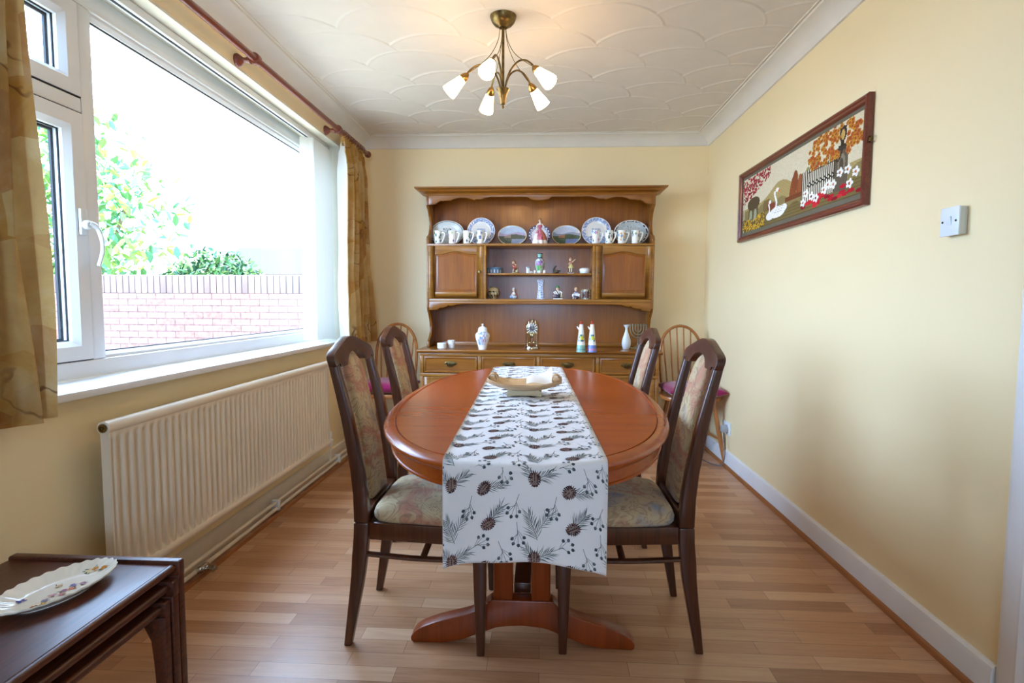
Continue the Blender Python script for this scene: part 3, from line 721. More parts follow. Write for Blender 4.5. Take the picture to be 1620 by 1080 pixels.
# ================================================================== CEILING LIGHT
lx, ly = -.187, 2.59
lp = thing('ceiling_light', 'antique brass five-arm ceiling light with frosted tulip shades', 'ceiling light', (lx, ly, CH-.06))
m = MB(); m.lathe([(.0001, -.052), (.020, -.052), (.024, -.048), (.040, -.040), (.052, -.026), (.059, -.008), (.060, -.0032), (.060, -.0032)], 36, (lx, ly, CH)); m.build('ceiling_rose', 'antique_brass', lp)
m = MB(); m.lathe([(.006, 0), (.006, .33)], 12, (lx, ly, CH-.375)); m.build('stem', 'antique_brass', lp)
m = MB(); m.lathe([(.0001, -.044), (.005, -.040), (.006, -.034), (.003, -.030), (.004, -.026), (.010, -.024), (.012, -.018), (.014, .004), (.020, .024), (.031, .042), (.026, .046), (.0001, .046)], 28, (lx, ly, 2.035)); m.build('hub', 'antique_brass', lp)
for k in range(5):
    ph = math.radians(-12+72*k); dx, dy = math.sin(ph), -math.cos(ph)
    P = lambda r, z: (lx+dx*r, ly+dy*r, z)
    m = MB(); m.tube(catmull([P(.010, 2.045), P(.016, 2.10), P(.040, 2.152), P(.080, 2.182), P(.118, 2.180), P(.150, 2.158), P(.166, 2.138)], 5), .0042, 8); m.build('arm', 'antique_brass', lp)
    m = MB(); m.tube(catmull([P(.014, 2.352), P(.024, 2.29), P(.060, 2.225), P(.120, 2.172), P(.163, 2.142)], 5), .0016, 6); m.build('suspension_wire', 'antique_brass', lp)
    tilt = math.radians(46)
    Mx = T(*P(.160, 2.142)) @ Matrix.Rotation(ph, 4, 'Z') @ Matrix.Rotation(PI-tilt, 4, 'X')
    m = MB(); m.lathe([(.0001, -.004), (.006, -.002), (.013, .008), (.018, .020), (.0205, .034), (.0195, .036)], 22, M=Mx); m.build('lamp_cap', 'brass', lp)
    m = MB(); m.lathe([(.0185, .030), (.0215, .050), (.0265, .075), (.0315, .098), (.0345, .122), (.0330, .123), (.030, .098), (.025, .075), (.020, .050), (.017, .034)], 28, M=Mx, cap=False); m.build('shade', 'lamp_glass', lp)
    m = MB(); m.ell((0, 0, .075), (.013, .013, .028), None, 12, M=Mx); m.build('bulb', 'lamp_glass', lp)

# ================================================================== DINING TABLE AND RUNNER
TX, TY, TA, TB, TN, TZ = -.049, 2.13, .476, .945, 2.35, .75
def sup(inset, z, n=112, e=TN):
    o = []
    for i in range(n):
        a = 2*PI*i/n; o.append((TX+(TA-inset)*sq(math.cos(a), e), TY+(TB-inset)*sq(math.sin(a), e), z))
    return o
tb = thing('dining_table', 'oval reddish cherry wood extending dining table on two pedestal legs', 'table', (TX, TY, 0))
m = MB(); m.loft([sup(.036, TZ-.022), sup(.0375, TZ-.006), sup(.0375, TZ), sup(.30, TZ)], cap0=True); m.build('tabletop', 'table_wood', tb, angle=30)
m = MB()
prof = [(.055, -.020), (.0365, -.0035), (.0345, -.002), (.031, .0010), (.024, .0008), (.016, -.001), (.008, -.004), (.002, -.008), (.0, -.013), (.001, -.018), (.005, -.022), (.009, -.0235), (.010, -.026), (.013, -.029), (.020, -.030), (.055, -.030), (.055, -.020)]
m.loft([sup(i, TZ+z) for i, z in prof], cap0=False, cap1=False); m.build('moulded_edge', 'table_wood', tb, angle=40)
m = MB(); m.loft([sup(.024, TZ-.030), sup(.024, TZ-.061), sup(.021, TZ-.063), sup(.021, TZ-.068), sup(.024, TZ-.070), sup(.044, TZ-.070), sup(.044, TZ-.030)], cap0=False, cap1=False); m.build('apron', 'table_wood', tb, angle=35)
foot = [(0, .068), (.07, .062), (.11, .048), (.15, .032), (.20, .013), (.26, .001), (.355, 0), (.362, .006), (.362, .018), (.350, .035), (.325, .052), (.27, .074), (.22, .088), (.17, .103), (.135, .120), (.110, .142), (.098, .152)]
sp_ = lambda pts, n=4: [(p.x, p.y) for p in catmull([(a, b, 0) for a, b in pts], n)]
lo = sp_(foot[:6], 3); tipx = foot[6:10]; upx = sp_(foot[9:], 3)
half = lo+tipx+upx[1:]
poly = [(x, z) for x, z in half]+[(-x, z) for x, z in half[::-1]][:-1]
for py in (1.735, 2.525):
    M = T(TX-.008, py, 0)
    m = MB(); m.prism(poly, -.026, .026, 'XZ', M=M); o = m.build('pedestal_foot', 'table_leg_wood', tb, bevel=.009, seg=3); sub(o)
    for sx in (-1, 1):
        m = MB(); m.box(sx*.030, sx*.092, -.020, .020, .150, TZ-.060, M=M); m.build('pedestal_post', 'table_leg_wood', tb, bevel=.005)
    m = MB(); m.box(-.17, .17, -.03, .03, TZ-.062, TZ-.023, M=M); m.build('top_bearer', 'table_leg_wood', tb, bevel=.004)
m = MB(); m.box(TX-.036, TX+.020, 1.76, 2.50, .150, .185); m.build('stretcher', 'chair_wood', tb, bevel=.004)

# runner: a flat strip that bends over both ends of the oval
RW = .376; RZ0 = TZ+.0032
def yedge(x, sgn):
    t = min(.98, abs((x-TX)/TA)); return TY+sgn*TB*(1-t**TN)**(1/TN)
RL0, RL1 = 2.62, 1.30
RYF = yedge(TX, 1)                      # v = 0 at far tip edge
VT = 2*TB                               # flat length along the centre
HN, HF = .212, .20                      # hang below the rim, near / far
def rsurf(u, v, eps=0):
    """u across (-RW/2..RW/2), v along: 0 = far hem, VL = near hem"""
    y0 = TY+TB+HF-v                      # unrolled y
    xc = -.036-.0226*(min(max(y0, 1.2), 3.05)-1.25); x = xc+u
    rad = .015
    yn, yf = yedge(x, -1)+.004, yedge(x, 1)-.004
    wav = .004*math.sin(u*38+.6)*1
    if y0 < yn+.009:
        s_ = (yn+.009)-y0; q = rad*PI/2
        if s_ < q: a = s_/rad; y, z, ny, nz = yn+.009-rad*math.sin(a), RZ0-rad*(1-math.cos(a)), -math.sin(a), math.cos(a)
        else: h = s_-q; y, z, ny, nz = yn-.006-min(h, .06)*.05+wav*min(1, h/.15), RZ0-rad-h, -1, 0
    elif y0 > yf-.009:
        s_ = y0-(yf-.009); q = rad*PI/2
        if s_ < q: a = s_/rad; y, z, ny, nz = yf-.009+rad*math.sin(a), RZ0-rad*(1-math.cos(a)), math.sin(a), math.cos(a)
        else: h = s_-q; y, z, ny, nz = yf+.006+wav, RZ0-rad-h, 1, 0
    else: y, z, ny, nz = y0, RZ0, 0, 1
    return Vector((x, y+ny*eps, z+nz*eps))
VL = 2*TB+HF+HN
t = NT('runner_cloth'); t.bump(t.noise(t.coords(), 700, 1), .12, .0006); t.fin('#f1f1f4', .85, .15)
m = MB()
WHT = lin('#eeeef2')
def vmap(k):      # denser rows near the bends
    return k*VL
m.grid(lambda a, b: rsurf((a-.5)*RW, vmap(b)), 26, 330, WHT)
m.grid(lambda a, b: rsurf((a-.5)*RW, vmap(b), -.0014), 26, 330, WHT)
for su in (-.5, .5): m.grid(lambda a, b: rsurf(su*RW, vmap(b), -.0014*a), 1, 330, WHT)
for vv in (0, VL): m.grid(lambda a, b: rsurf((a-.5)*RW, vv, -.0014*b), 26, 1, WHT)
# printed pine cones, needles, fir twigs and berry sprigs
pr = random.Random(21); polys = []
def pl(pts, c, lay=0): polys.append((pts, c, lay))
GRN = ['#4d5a58', '#64716d', '#3f4a4a', '#7b8782', '#56635c']; BRN = ['#4a3232', '#5e4240', '#3a2628', '#74544e']; GRY = ['#4c555a', '#5b646a', '#70787c']
def needle(x, y, a, l, w=.0017, c=None):
    l *= 1.12
    bend = pr.uniform(-.25, .25); p0 = (x, y); am = a+bend*.5
    mx, my = x+math.cos(a)*l*.5, y+math.sin(a)*l*.5; ex, ey = mx+math.cos(a+bend)*l*.5, my+math.sin(a+bend)*l*.5
    nx, ny = -math.sin(am)*w*.5, math.cos(am)*w*.5
    cc = c or pr.choice(GRN)
    pl([(x+nx*.5, y+ny*.5), (x-nx*.5, y-ny*.5), (mx-nx, my-ny), (mx+nx, my+ny)], cc, 0); pl([(mx+nx, my+ny), (mx-nx, my-ny), (ex, ey)], cc, 0)
def cone(x, y, a, L=.031, Wd=.024):
    pl([(x+L*.52*math.cos(a)*math.cos(b)-Wd*.34*math.sin(a)*math.sin(b), y+L*.52*math.sin(a)*math.cos(b)+Wd*.34*math.cos(a)*math.sin(b)) for b in [2*PI*k/14 for k in range(14)]], '#94807a', 1)
    for k in range(18):
        b = 2*PI*k/18+.1; bx, by = L*.50*math.cos(b), Wd*.42*math.sin(b); tx, ty = bx*1.28-L*.08, by*1.42
        q = lambda p, r_: (x+math.cos(a)*p-math.sin(a)*r_, y+math.sin(a)*p+math.cos(a)*r_)
        d_ = math.hypot(bx, by)+1e-6; ox, oy = -by/d_*.0026, bx/d_*.0026
        pl([q(bx*.8+ox, by*.8+oy), q(bx*.8-ox, by*.8-oy), q(tx, ty)], pr.choice(BRN), 1)
    for i in range(7):
        for j in range(5):
            t_ = (i+.5)/7; wd = Wd*.5*math.sin(PI*(.15+.8*t_))**.8; q = (j-2)/2.0*wd
            lx_ = (t_-.5)*L; px_ = x+math.cos(a)*lx_-math.sin(a)*q; py_ = y+math.sin(a)*lx_+math.cos(a)*q
            s_ = .0036; aa = a+(j-2)*.50
            pl([(px_+s_*math.cos(aa), py_+s_*math.sin(aa)), (px_+s_*.6*math.cos(aa+1.9), py_+s_*.6*math.sin(aa+1.9)), (px_-s_*.5*math.cos(aa), py_-s_*.5*math.sin(aa)), (px_+s_*.6*math.cos(aa-1.9), py_+s_*.6*math.sin(aa-1.9))], pr.choice(BRN), 2)
            if pr.random() < .35: pl([(px_-.0008, py_-.0008), (px_+.0008, py_-.0008), (px_+.0008, py_+.0008), (px_-.0008, py_+.0008)], '#c9b8b0', 3)
def spray(x, y, a, L, n, l, open_=.75):
    nx, ny = -math.sin(a)*.0005, math.cos(a)*.0005
    for k in range(6):
        x0_, y0_ = x+math.cos(a)*L*k/6, y+math.sin(a)*L*k/6; x1_, y1_ = x+math.cos(a)*L*(k+1)/6, y+math.sin(a)*L*(k+1)/6
        pl([(x0_+nx, y0_+ny), (x0_-nx, y0_-ny), (x1_-nx, y1_-ny), (x1_+nx, y1_+ny)], '#5a4a44', 0)
    for i in range(n):
        t_ = (i+1)/n; s_ = 1 if i % 2 else -1
        needle(x+math.cos(a)*L*t_, y+math.sin(a)*L*t_, a+s_*open_*(1-.45*t_)+pr.uniform(-.1, .1), l*pr.uniform(.75, 1.1)*(1-.25*t_))
def berries(x, y, a):
    for i, (da, L) in enumerate(((-1.1, .022), (-.55, .031), (0, .033), (.55, .030), (1.1, .020))):
        aa = a+da; ex, ey = x+math.cos(a)*.012+math.cos(aa)*L*.7, y+math.sin(a)*.012+math.sin(aa)*L*.7
        nx, ny = -math.sin(aa)*.0004, math.cos(aa)*.0004; sx, sy__ = x+math.cos(a)*.012*(i/5), y+math.sin(a)*.012*(i/5)
        pl([(sx+nx, sy__+ny), (sx-nx, sy__-ny), (ex-nx, ey-ny), (ex+nx, ey+ny)], '#4a4444', 0)
        r_ = .0038; pl([(ex+r_*math.cos(b), ey+r_*1.1*math.sin(b)) for b in [2*PI*k/8 for k in range(8)]], pr.choice(GRY), 1)
        pl([(ex+math.cos(aa)*.003+.0024*math.cos(b+aa), ey+math.sin(aa)*.003+.0024*math.sin(b+aa)) for b in (0, 2.2, -2.2)], '#2e3336', 2)
    nx, ny = -math.sin(a)*.0005, math.cos(a)*.0005
    pl([(x-math.cos(a)*.018+nx, y-math.sin(a)*.018+ny), (x-math.cos(a)*.018-nx, y-math.sin(a)*.018-ny), (x+math.cos(a)*.012-nx, y+math.sin(a)*.012-ny), (x+math.cos(a)*.012+nx, y+math.sin(a)*.012+ny)], '#4a4444', 0)
PX, PYY, K = .188, .180, 1/2122
def cell(ox, oy):
    f = lambda x, y: (ox+x*K, oy+y*K)
    x, y = f(55, 60); spray(x, y, -.45, .04, 16, .030); spray(x, y, -2.2, .03, 12, .026); cone(x, y, PI/2)
    x, y = f(215, 100); spray(x, y, -.15, .045, 16, .024); cone(x, y, 2.3)
    berries(*f(170, -5), -.5); berries(*f(300, 5), 1.2); berries(*f(150, 165), 1.8); berries(*f(370, 165), 1.9)
    x, y = f(70, 350); spray(x, y, -1.9, .062, 26, .030, .8); spray(*f(75, 300), -1.0, .045, 14, .026)
    x, y = f(235, 270); spray(x, y, -.9, .048, 22, .030); cone(x, y, 2.6)
    berries(*f(375, 300), 1.5)
for j in range(-1, int(VL/PYY)+2):
    for i in range(-1, 3):
        cell(-RW/2+i*PX-.004, VL-.105-j*PYY-.11)
def clip(poly, ax, lim, keep_less):
    o = []
    for k in range(len(poly)):
        a, b = poly[k], poly[(k+1) % len(poly)]
        ia = (a[ax] <= lim) == keep_less; ib = (b[ax] <= lim) == keep_less
        if ia: o.append(a)
        if ia != ib:
            t_ = (lim-a[ax])/(b[ax]-a[ax]); o.append((a[0]+(b[0]-a[0])*t_, a[1]+(b[1]-a[1])*t_))
    return o
for pts, c, lay in polys:
    for ax, lim, kl in ((0, RW/2-.001, True), (0, -RW/2+.001, False), (1, VL-.001, True), (1, .001, False)):
        if len(pts) >= 3: pts = clip(pts, ax, lim, kl)
    if len(pts) < 3: continue
    m.add([rsurf(x, y, .0004+.0003*lay) for x, y in pts], [list(range(len(pts)))], c)
o = m.build('table_runner', 'painted_cloth', recalc=False, angle=180); origin(o, (TX, TY, TZ))
tag(o, 'white cloth table runner printed with pine cones and fir sprigs, draped along the dining table', 'table runner')

# boat-shaped wooden dish on the runner
bw = thing('wooden_dish', 'boat-shaped carved wooden dish with rolled ends on the printed runner', 'dish', (-.065, 2.09, TZ+.0035))
BX, BY, BZ = -.065, 2.09, TZ+.0035
def boat(u, v, th):
    # u -1..1 along x, v -1..1 across
    w_ = .078*(1-abs(u)**2.6)**.5+.014
    zz = .024+.030*u*u+.030*v*v*(1-.4*abs(u))
    return (BX+u*.142, BY+w_*v, BZ+zz-th)
m = MB()
m.grid(lambda a, b: boat(2*a-1, 2*b-1, 0), 40, 14); m.grid(lambda a, b: boat(2*a-1, 2*b-1, .006), 40, 14)
for e in (0, 1):
    m.grid(lambda a, b: boat(2*a-1, 2*e-1, .006*b), 40, 1); m.grid(lambda a, b: boat(2*e-1, 2*a-1, .006*b), 14, 1)
m.build('dish_body', 'olive_wood', bw, angle=50)
m = MB(); m.prism([(-.066, 0), (-.02, .004), (.02, .004), (.066, 0), (.066, .018), (.05, .030), (-.05, .030), (-.066, .018)], -.034, .034, 'XZ', M=T(BX, BY, BZ)); m.build('foot', 'pale_wood', bw, bevel=.003)
for sx, dz in ((-1, .066), (1, .064)):
    m = MB(); pts = []
    for i in range(22): a = i/21*2*PI*1.15; r_ = .020-.006*i/21; pts.append((BX+sx*(.120)+r_*math.cos(a), r_*math.sin(a)))
    V = [(x, BY-.030, BZ+dz+z) for x, z in pts]+[(x, BY+.030, BZ+dz+z) for x, z in pts]
    n_ = len(pts); V += [(x*1+(BX+sx*.12-x)*.14, y, z+(BZ+dz-z)*.14) for x, y, z in V]
    Fs = []
    for i in range(n_-1):
        Fs += [(i, i+1, n_+i+1, n_+i), (2*n_+i, 3*n_+i, 3*n_+i+1, 2*n_+i+1), (i, 2*n_+i, 2*n_+i+1, i+1), (n_+i, n_+i+1, 3*n_+i+1, 3*n_+i)]
    m.add(V, Fs); m.build('rolled_end', 'olive_wood' , bw, angle=50)
m = MB()
for cx_, rx_ in ((-.035, .040), (.045, .036)):
    for s_ in (-1, 1):
        m.tube([boat((cx_+rx_*math.cos(a))/.142, -.25+s_*.22*math.sin(a), -.0012) for a in [PI*i/16 for i in range(17)]], .0011, 5)
m.tube([boat((.000+.012*t_)/.142, -.62+.75*t_, -.0015) for t_ in (0, .5, 1)], .0016, 5)
m.build('inlaid_line', 'dark_wood_inlay', bw)
m = MB()
def sheet(u, v): return (BX+.008+.098*u, BY-.005+.085*(v-.3)+.02*u, BZ+.050+.004*math.sin(u*6)+.062*max(0, u-.35)**1.2*v+.018*v)
m.grid(sheet, 14, 6); o = m.build('paper_napkin', 'paper_white', recalc=False); origin(o, (BX, BY, BZ+.04))
tag(o, 'folded white paper napkin lying in the boat-shaped wooden dish', 'napkin')

# ================================================================== DINING CHAIRS
def xb(z):       # front face of the rear post, z -> x
    P_ = [(0, -.066), (.12, -.042), (.26, -.014), (.41, 0), (.55, -.012), (.75, -.052), (.93, -.100), (1.0, -.118)]
    for (z0, x0), (z1, x1) in zip(P_, P_[1:]):
        if z <= z1:
            t_ = (z-z0)/(z1-z0); t_ = max(0, t_); return x0+(x1-x0)*t_
    return P_[-1][1]
def xbs(z): return (xb(z-.05)+xb(z)*2+xb(z+.05))/4 if .06 < z < .92 else xb(z)
def make_dining_chair(label):
    c = thing('dining_chair', label, 'chair', (0, 0, 0), group='tapestry dining chairs around the table', local=True)
    th = lambda z: .024+.024*min(1, z/.30) if z < .41 else .048-.020*(z-.41)/.52
    for s_ in (-1, 1):
        yc = s_*.172
        m = MB(); rings = []
        for z in [0, .06, .12, .18, .24, .30, .36, .41]:
            w_ = .0135+.0025*z/.41; x = xbs(z); rings.append([(x, yc-w_, z), (x, yc+w_, z), (x-th(z), yc+w_, z), (x-th(z), yc-w_, z)])
        m.loft(rings); m.build('leg', 'chair_wood', c, bevel=.004, seg=2, angle=50)
    for s_ in (-1, 1):
        m = MB(); yc = s_*.172; rings = []
        for z in [.41, .50, .58, .66, .74, .82, .90, .935]:
            w_ = .016; x = xbs(z); rings.append([(x, yc-w_, z), (x, yc+w_, z), (x-th(z), yc+w_, z), (x-th(z), yc-w_, z)])
        m.loft(rings)
        m.build('back_post', 'chair_wood', c, bevel=.005, seg=2, angle=50)
    top = [(-.190, .905), (-.193, .925), (-.186, .941), (-.160, .953), (-.115, .966), (-.065, .981), (-.030, .989), (0, .991)]
    top = [(p.x, p.y) for p in catmull([(a, b, 0) for a, b in top], 4)]
    bot = [(-.156, .915), (-.150, .902), (-.11, .902), (-.092, .905), (-.075, .922), (-.045, .938), (0, .944)]
    bot = [(p.x, p.y) for p in catmull([(a, b, 0) for a, b in bot], 3)]
    tp = top+[(-a, b) for a, b in top[::-1][1:]]; bt = bot+[(-a, b) for a, b in bot[::-1][1:]]
    m = MB()
    def xz(y, z, d): return (xbs(min(z, .93))-(z-.93)*.25*(z > .93)-.002+d-.012*0, y, z)
    N = 60
    def samp(L, t_):
        q = t_*(len(L)-1); i = min(int(q), len(L)-2); f = q-i; return (L[i][0]*(1-f)+L[i+1][0]*f, L[i][1]*(1-f)+L[i+1][1]*f)
    rings = []
    for i in range(N+1):
        a = samp(tp, i/N); b = samp(bt, i/N)
        rings.append([xz(*a, .002), xz(*b, .003), xz(*b, -.025), xz(*a, -.024)])
    m.loft(rings); m.build('crest_rail', 'chair_wood', c, bevel=.006, seg=3, angle=55)
    # padded back splat: long, round-headed
    m = MB(); out = []
    W2 = .078
    for i in range(17): a = PI*i/16; out.append((W2*math.cos(a), .862+.076*math.sin(a)**.9))
    out = [(W2*.96, .45), (W2, .60), (W2, .74)]+out+[(-W2, .74), (-W2, .60), (-W2*.96, .45)]
    def pring(k, d):
        o = []
        for y, z in out:
            yy, zz = y*k, .68+(z-.68)*(1-(1-k)*.45); o.append((xbs(zz)-.024+d, yy, zz))
        return o
    m.loft([pring(.93, -.020), pring(1.0, -.012), pring(1.0, .004), pring(.95, .012), pring(.8, .017), pring(.4, .020)])
    m.build('padded_splat', 'tapestry_fabric', c, angle=60)
    m = MB(); m.box(-.045, -.008, -.156, .156, .395, .445); m.build('rear_rail', 'chair_wood', c, bevel=.004)
    # seat frame
    fr_ = [(-.002, -.186), (.375, -.222), (.385, -.212), (.385, .212), (.375, .222), (-.002, .186)]
    inn = [(.02, -.166), (.355, -.198), (.36, -.19), (.36, .19), (.355, .198), (.02, .166)]
    m = MB(); m.loft([[(x, y, .356) for x, y in fr_], [(x, y, .412) for x, y in fr_], [(x, y, .412) for x, y in inn], [(x, y, .356) for x, y in inn], [(x, y, .356) for x, y in fr_]], cap0=False, cap1=False)
    m.build('seat_rail', 'chair_wood', c, bevel=.004, angle=30)
    # cushion: trapezoid with rounded corners and crown
    N = 64; rings = []
    def sr(k, z):
        o = []
        for i in range(N):
            a = 2*PI*i/N; cx_, sy_ = sq(math.cos(a), 7), sq(math.sin(a), 7)
            x = .196+.196*cx_*k; hw = (.183+.036*(x/.39))*k; o.append((x, sy_*hw, z))
        return o
    m = MB(); m.loft([sr(.97, .410), sr(1.005, .420), sr(1.01, .432), sr(.985, .445), sr(.93, .455), sr(.80, .465), sr(.6, .472), sr(.35, .476), sr(.1, .477)])
    m.build('seat', 'tapestry_fabric', c, angle=60)
    for s_ in (-1, 1):
        m = MB(); rings = []
        for z, w_ in ((0, .0125), (.10, .0155), (.20, .0185), (.30, .0205), (.408, .021)):
            x0, y0 = .352+.004*(1-z/.4), s_*(.196+.004*(1-z/.4)); rings.append([(x0-w_, y0-w_, z), (x0+w_, y0-w_, z), (x0+w_, y0+w_, z), (x0-w_, y0+w_, z)])
        m.loft(rings); m.build('leg', 'chair_wood', c, bevel=.004, angle=50)
        m = MB(); m.tube(catmull([(-.02, s_*.173, .305), (.12, s_*.180, .298), (.24, s_*.186, .298), (.36, s_*.196, .305)], 5), .0125, 10, flat=.65); m.build('stretcher', 'chair_wood', c)
    m = MB(); m.tube(catmull([(.17, -.185, .299), (.165, 0, .299), (.17, .185, .299)], 5), .0115, 10, flat=.7); m.build('cross_stretcher', 'chair_wood', c)
    return c
ch = make_dining_chair('dark wood high-back dining chair nearest the radiator, front left of the table')
ch.location = (-.540, 1.86, 0)
g = 'tapestry dining chairs around the table'
dup(ch, (-.600, 2.63, 0), 0, 'dark wood high-back dining chair at the far left, behind the nearest left chair', g)
dup(ch, (.430, 1.885, 0), PI, 'dark wood high-back dining chair at the front right of the table', g)
dup(ch, (.395, 2.635, 0), PI, 'dark wood high-back dining chair at the far right, just before the dresser', g)

# ================================================================== SPINDLE-BACK CHAIRS AND CUSHIONS
def make_windsor(label):
    c = thing('spindle_back_chair', label, 'chair', (0, 0, 0), group='spindle-back chairs beside the dresser', local=True)
    # faces -y ; origin under the seat centre
    m = MB(); N = 48; rings = []
    def sr(k, z):
        o = []
        for i in range(N):
            a = 2*PI*i/N; sy_ = sq(math.sin(a), 2.8); cx_ = sq(math.cos(a), 2.8); y = .195*sy_*k; o.append((cx_*(.205-.020*sy_)*k, y, z))
        return o
    m.loft([sr(.90, .425), sr(.99, .432), sr(1, .446), sr(.98, .455), sr(.9, .456), sr(.7, .449), sr(.4, .446)]); m.build('seat', 'windsor_wood', c, angle=40)
    hp = []
    hw = .158
    for t_ in range(25):
        a = PI*t_/24; x = hw*math.cos(a)*(1 if True else 1); z = .70+.235*math.sin(a)**.85
        hp.append((x, z))
    hp = [(.145, .445), (.152, .53), (.157, .62)]+hp+[(-.157, .62), (-.152, .53), (-.145, .445)]
    yb_ = lambda z: .165+(z-.445)*.20
    m = MB(); m.tube([(x, yb_(z), z) for x, z in hp], .0125, 10, flat=.85); m.build('hoop', 'windsor_wood', c)
    for k in range(6):
        x0 = (k-2.5)*.042; x1 = (k-2.5)*.052; t_ = math.acos(max(-1, min(1, x1/hw))); z1 = .70+.235*math.sin(t_)**.85
        m = MB(); m.tube([(x0, yb_(.45), .45), ((x0+x1)/2, yb_(.45+(z1-.45)/2), .45+(z1-.45)/2), (x1, yb_(z1), z1)], [.0055, .0065, .005], 8); m.build('spindle', 'windsor_wood', c)
    for sx, sy_, ex, ey in ((-.135, -.125, -.205, -.185), (.135, -.125, .205, -.185), (-.11, .12, -.165, .215), (.11, .12, .165, .215)):
        m = MB(); m.tube([(ex, ey, 0), (ex+(sx-ex)*.5, ey+(sy_-ey)*.5, .215), (sx, sy_, .432)], [.011, .0165, .0135], 10); m.build('leg', 'windsor_wood', c)
    for s_ in (-1, 1):
        m = MB(); m.tube([(s_*.178, -.162, .165), (s_*.165, 0, .165), (s_*.146, .182, .165)], [.007, .0105, .007], 8); m.build('stretcher', 'windsor_wood', c)
    m = MB(); m.tube([(-.165, 0, .165), (0, 0, .165), (.165, 0, .165)], [.007, .0105, .007], 8); m.build('stretcher', 'windsor_wood', c)
    return c
wc = make_windsor('light wood hoop-back spindle chair in the far right corner, next to the wall socket')
wc.location = (1.056, 3.99, 0); wc.rotation_euler = (0, 0, .03)
dup(wc, (-1.125, 3.97, 0), -.03, 'light wood hoop-back spindle chair in the far left corner, beside the curtain', 'spindle-back chairs beside the dresser')
def pillow(name, label, loc, rz, hx, hy, th):
    m = MB()
    def f(s_):
        def g_(u, v):
            a, b = 2*u-1, 2*v-1; k = (1-a**4)*(1-b**4)
            pinch = 1-.06*(1-a*a)*0-.07*(1-abs(a)**2)*(abs(b) > .99)-.0
            x = a*hx*(1-.09*(1-b*b)*abs(a)**6); y = b*hy*(1-.09*(1-a*a)*abs(b)**6)
            return (x, y, th*.5+s_*th*.5*k**.55+.002*math.sin(9*a+4*b)*k)
        return g_
    m.grid(f(1), 24, 24); m.grid(f(-1), 24, 24)
    o = m.build(name, 'magenta_velvet', angle=100); o.location = loc; o.rotation_euler = (0, 0, rz)
    tag(o, label, 'cushion', 'magenta seat cushions'); return o
pillow('seat_cushion', 'dark magenta square cushion on the spindle-back chair in the far right corner', (1.062, 3.955, .4575), .03, .200, .20, .085)
pillow('seat_cushion', 'dark magenta square cushion on the spindle-back chair in the far left corner', (-1.125, 3.955, .4575), -.03, .205, .20, .085)

# ================================================================== NEST OF TABLES
def nest_table(label, x0, x1, y0, y1, zt, lipend, top_w):
    c = thing('nesting_table', label, 'side table', ((x0+x1)/2, (y0+y1)/2, 0), group='nest of three dark teak tables')
    m = MB(); m.box(x0, x1, y0+.022, y1-.020, zt-.022, zt-.004); m.build('tabletop', 'nest_wood', c, bevel=.003)
    for ys, sg in ((y1-.020, 1), (y0, -1)):
        m = MB(); m.prism([(x0-.004, zt-.034), (x1+lipend, zt-.034), (x1+lipend, zt+.001), (x1+lipend-.004, zt+.005), (x0+.002, zt+.005), (x0-.004, zt)], ys, ys+.020, 'XZ'); o = m.build('end_rail', 'nest_wood', c, bevel=.003)
        for xs, s2 in ((x1+lipend, -1), (x0-.004, 1)):
            pr_ = [(0, 0), (0, zt-.030), (.10, zt-.034), (.055, zt-.055), (.038, zt-.09), (.033, zt-.14), (.020, 0)]
            m = MB(); m.prism([(xs+s2*a, b) for a, b in pr_], ys-.004 if sg > 0 else ys+.002, ys+.018 if sg > 0 else ys+.024, 'XZ'); m.build('leg', 'nest_wood', c, bevel=.003)
    m = MB(); m.tube([(x1+.002, y0+.02, zt-.012), (x1+.002, y1-.02, zt-.012)], .0105, 14, flat=.9); m.build('rounded_edge', 'nest_wood', c)
    return c
nest_table('largest dark teak table of the nest in the front left corner, holding the oval plate', -1.354, -.924, .66, 1.315, .452, .020, 0)
nest_table('middle dark teak table of the nest, tucked under the largest one', -1.325, -.924, .695, 1.288, .412, .022, 0)
nest_table('smallest dark teak table of the nest, tucked lowest of the three', -1.295, -.924, .73, 1.262, .372, .018, 0)

# oval floral plate
OX, OY, OZ, OA = -1.085, 1.142, .448, math.atan2(.222, .053)
op = thing('oval_plate', 'oval white china dish with flowers and a blue butterfly, on the nest of tables', 'plate', (OX, OY, OZ))
M = T(OX, OY, OZ) @ R(OA, 'Z')
def opz(r_): return .006+.020*max(0, (r_-.62)/.38)**1.2 if r_ > .62 else .006
def opf(r_, a, th=0):
    k = 1+.012*math.cos(a*28)*(r_ > .9); z = opz(r_)+.0012*math.cos(a*28)*max(0, (r_-.6)/.4)-th
    return (.128*r_*k*math.cos(a), .076*r_*k*math.sin(a), z)
m = MB(); CW = lin('#f2ede0')
m.grid(lambda u, v: opf(v*.999+.001, 2*PI*u), 168, 16, CW); m.grid(lambda u, v: opf(v*.999+.001, 2*PI*u, .0035), 168, 16, CW); m.grid(lambda u, v: opf(1, 2*PI*u, .0035*v), 168, 1, CW)
m.lathe([(.6, -.0), (.62, .0), (.62, .004), (.6, .004)], 60, (0, 0, 0), CW, sx=.128, sy_=.076, cap=False)
m2 = MB(); m2.v = [M @ v for v in m.v]; m2.f = m.f; m2.c = m.c
fl = random.Random(4)
def petal(x, y, a, l, w_, c):
    pts = []
    for (p, q) in ((0, 0), (.35, .5), (.8, .4), (1, 0), (.8, -.4), (.35, -.5)):
        X_, Y_ = x+math.cos(a)*l*p-math.sin(a)*w_*q, y+math.sin(a)*l*p+math.cos(a)*w_*q
        r_ = math.hypot(X_/.128, Y_/.076); pts.append(M @ Vector((X_, Y_, opz(r_)+.0012+.0003*fl.random())))
    m2.add(pts, [list(range(6))], c)
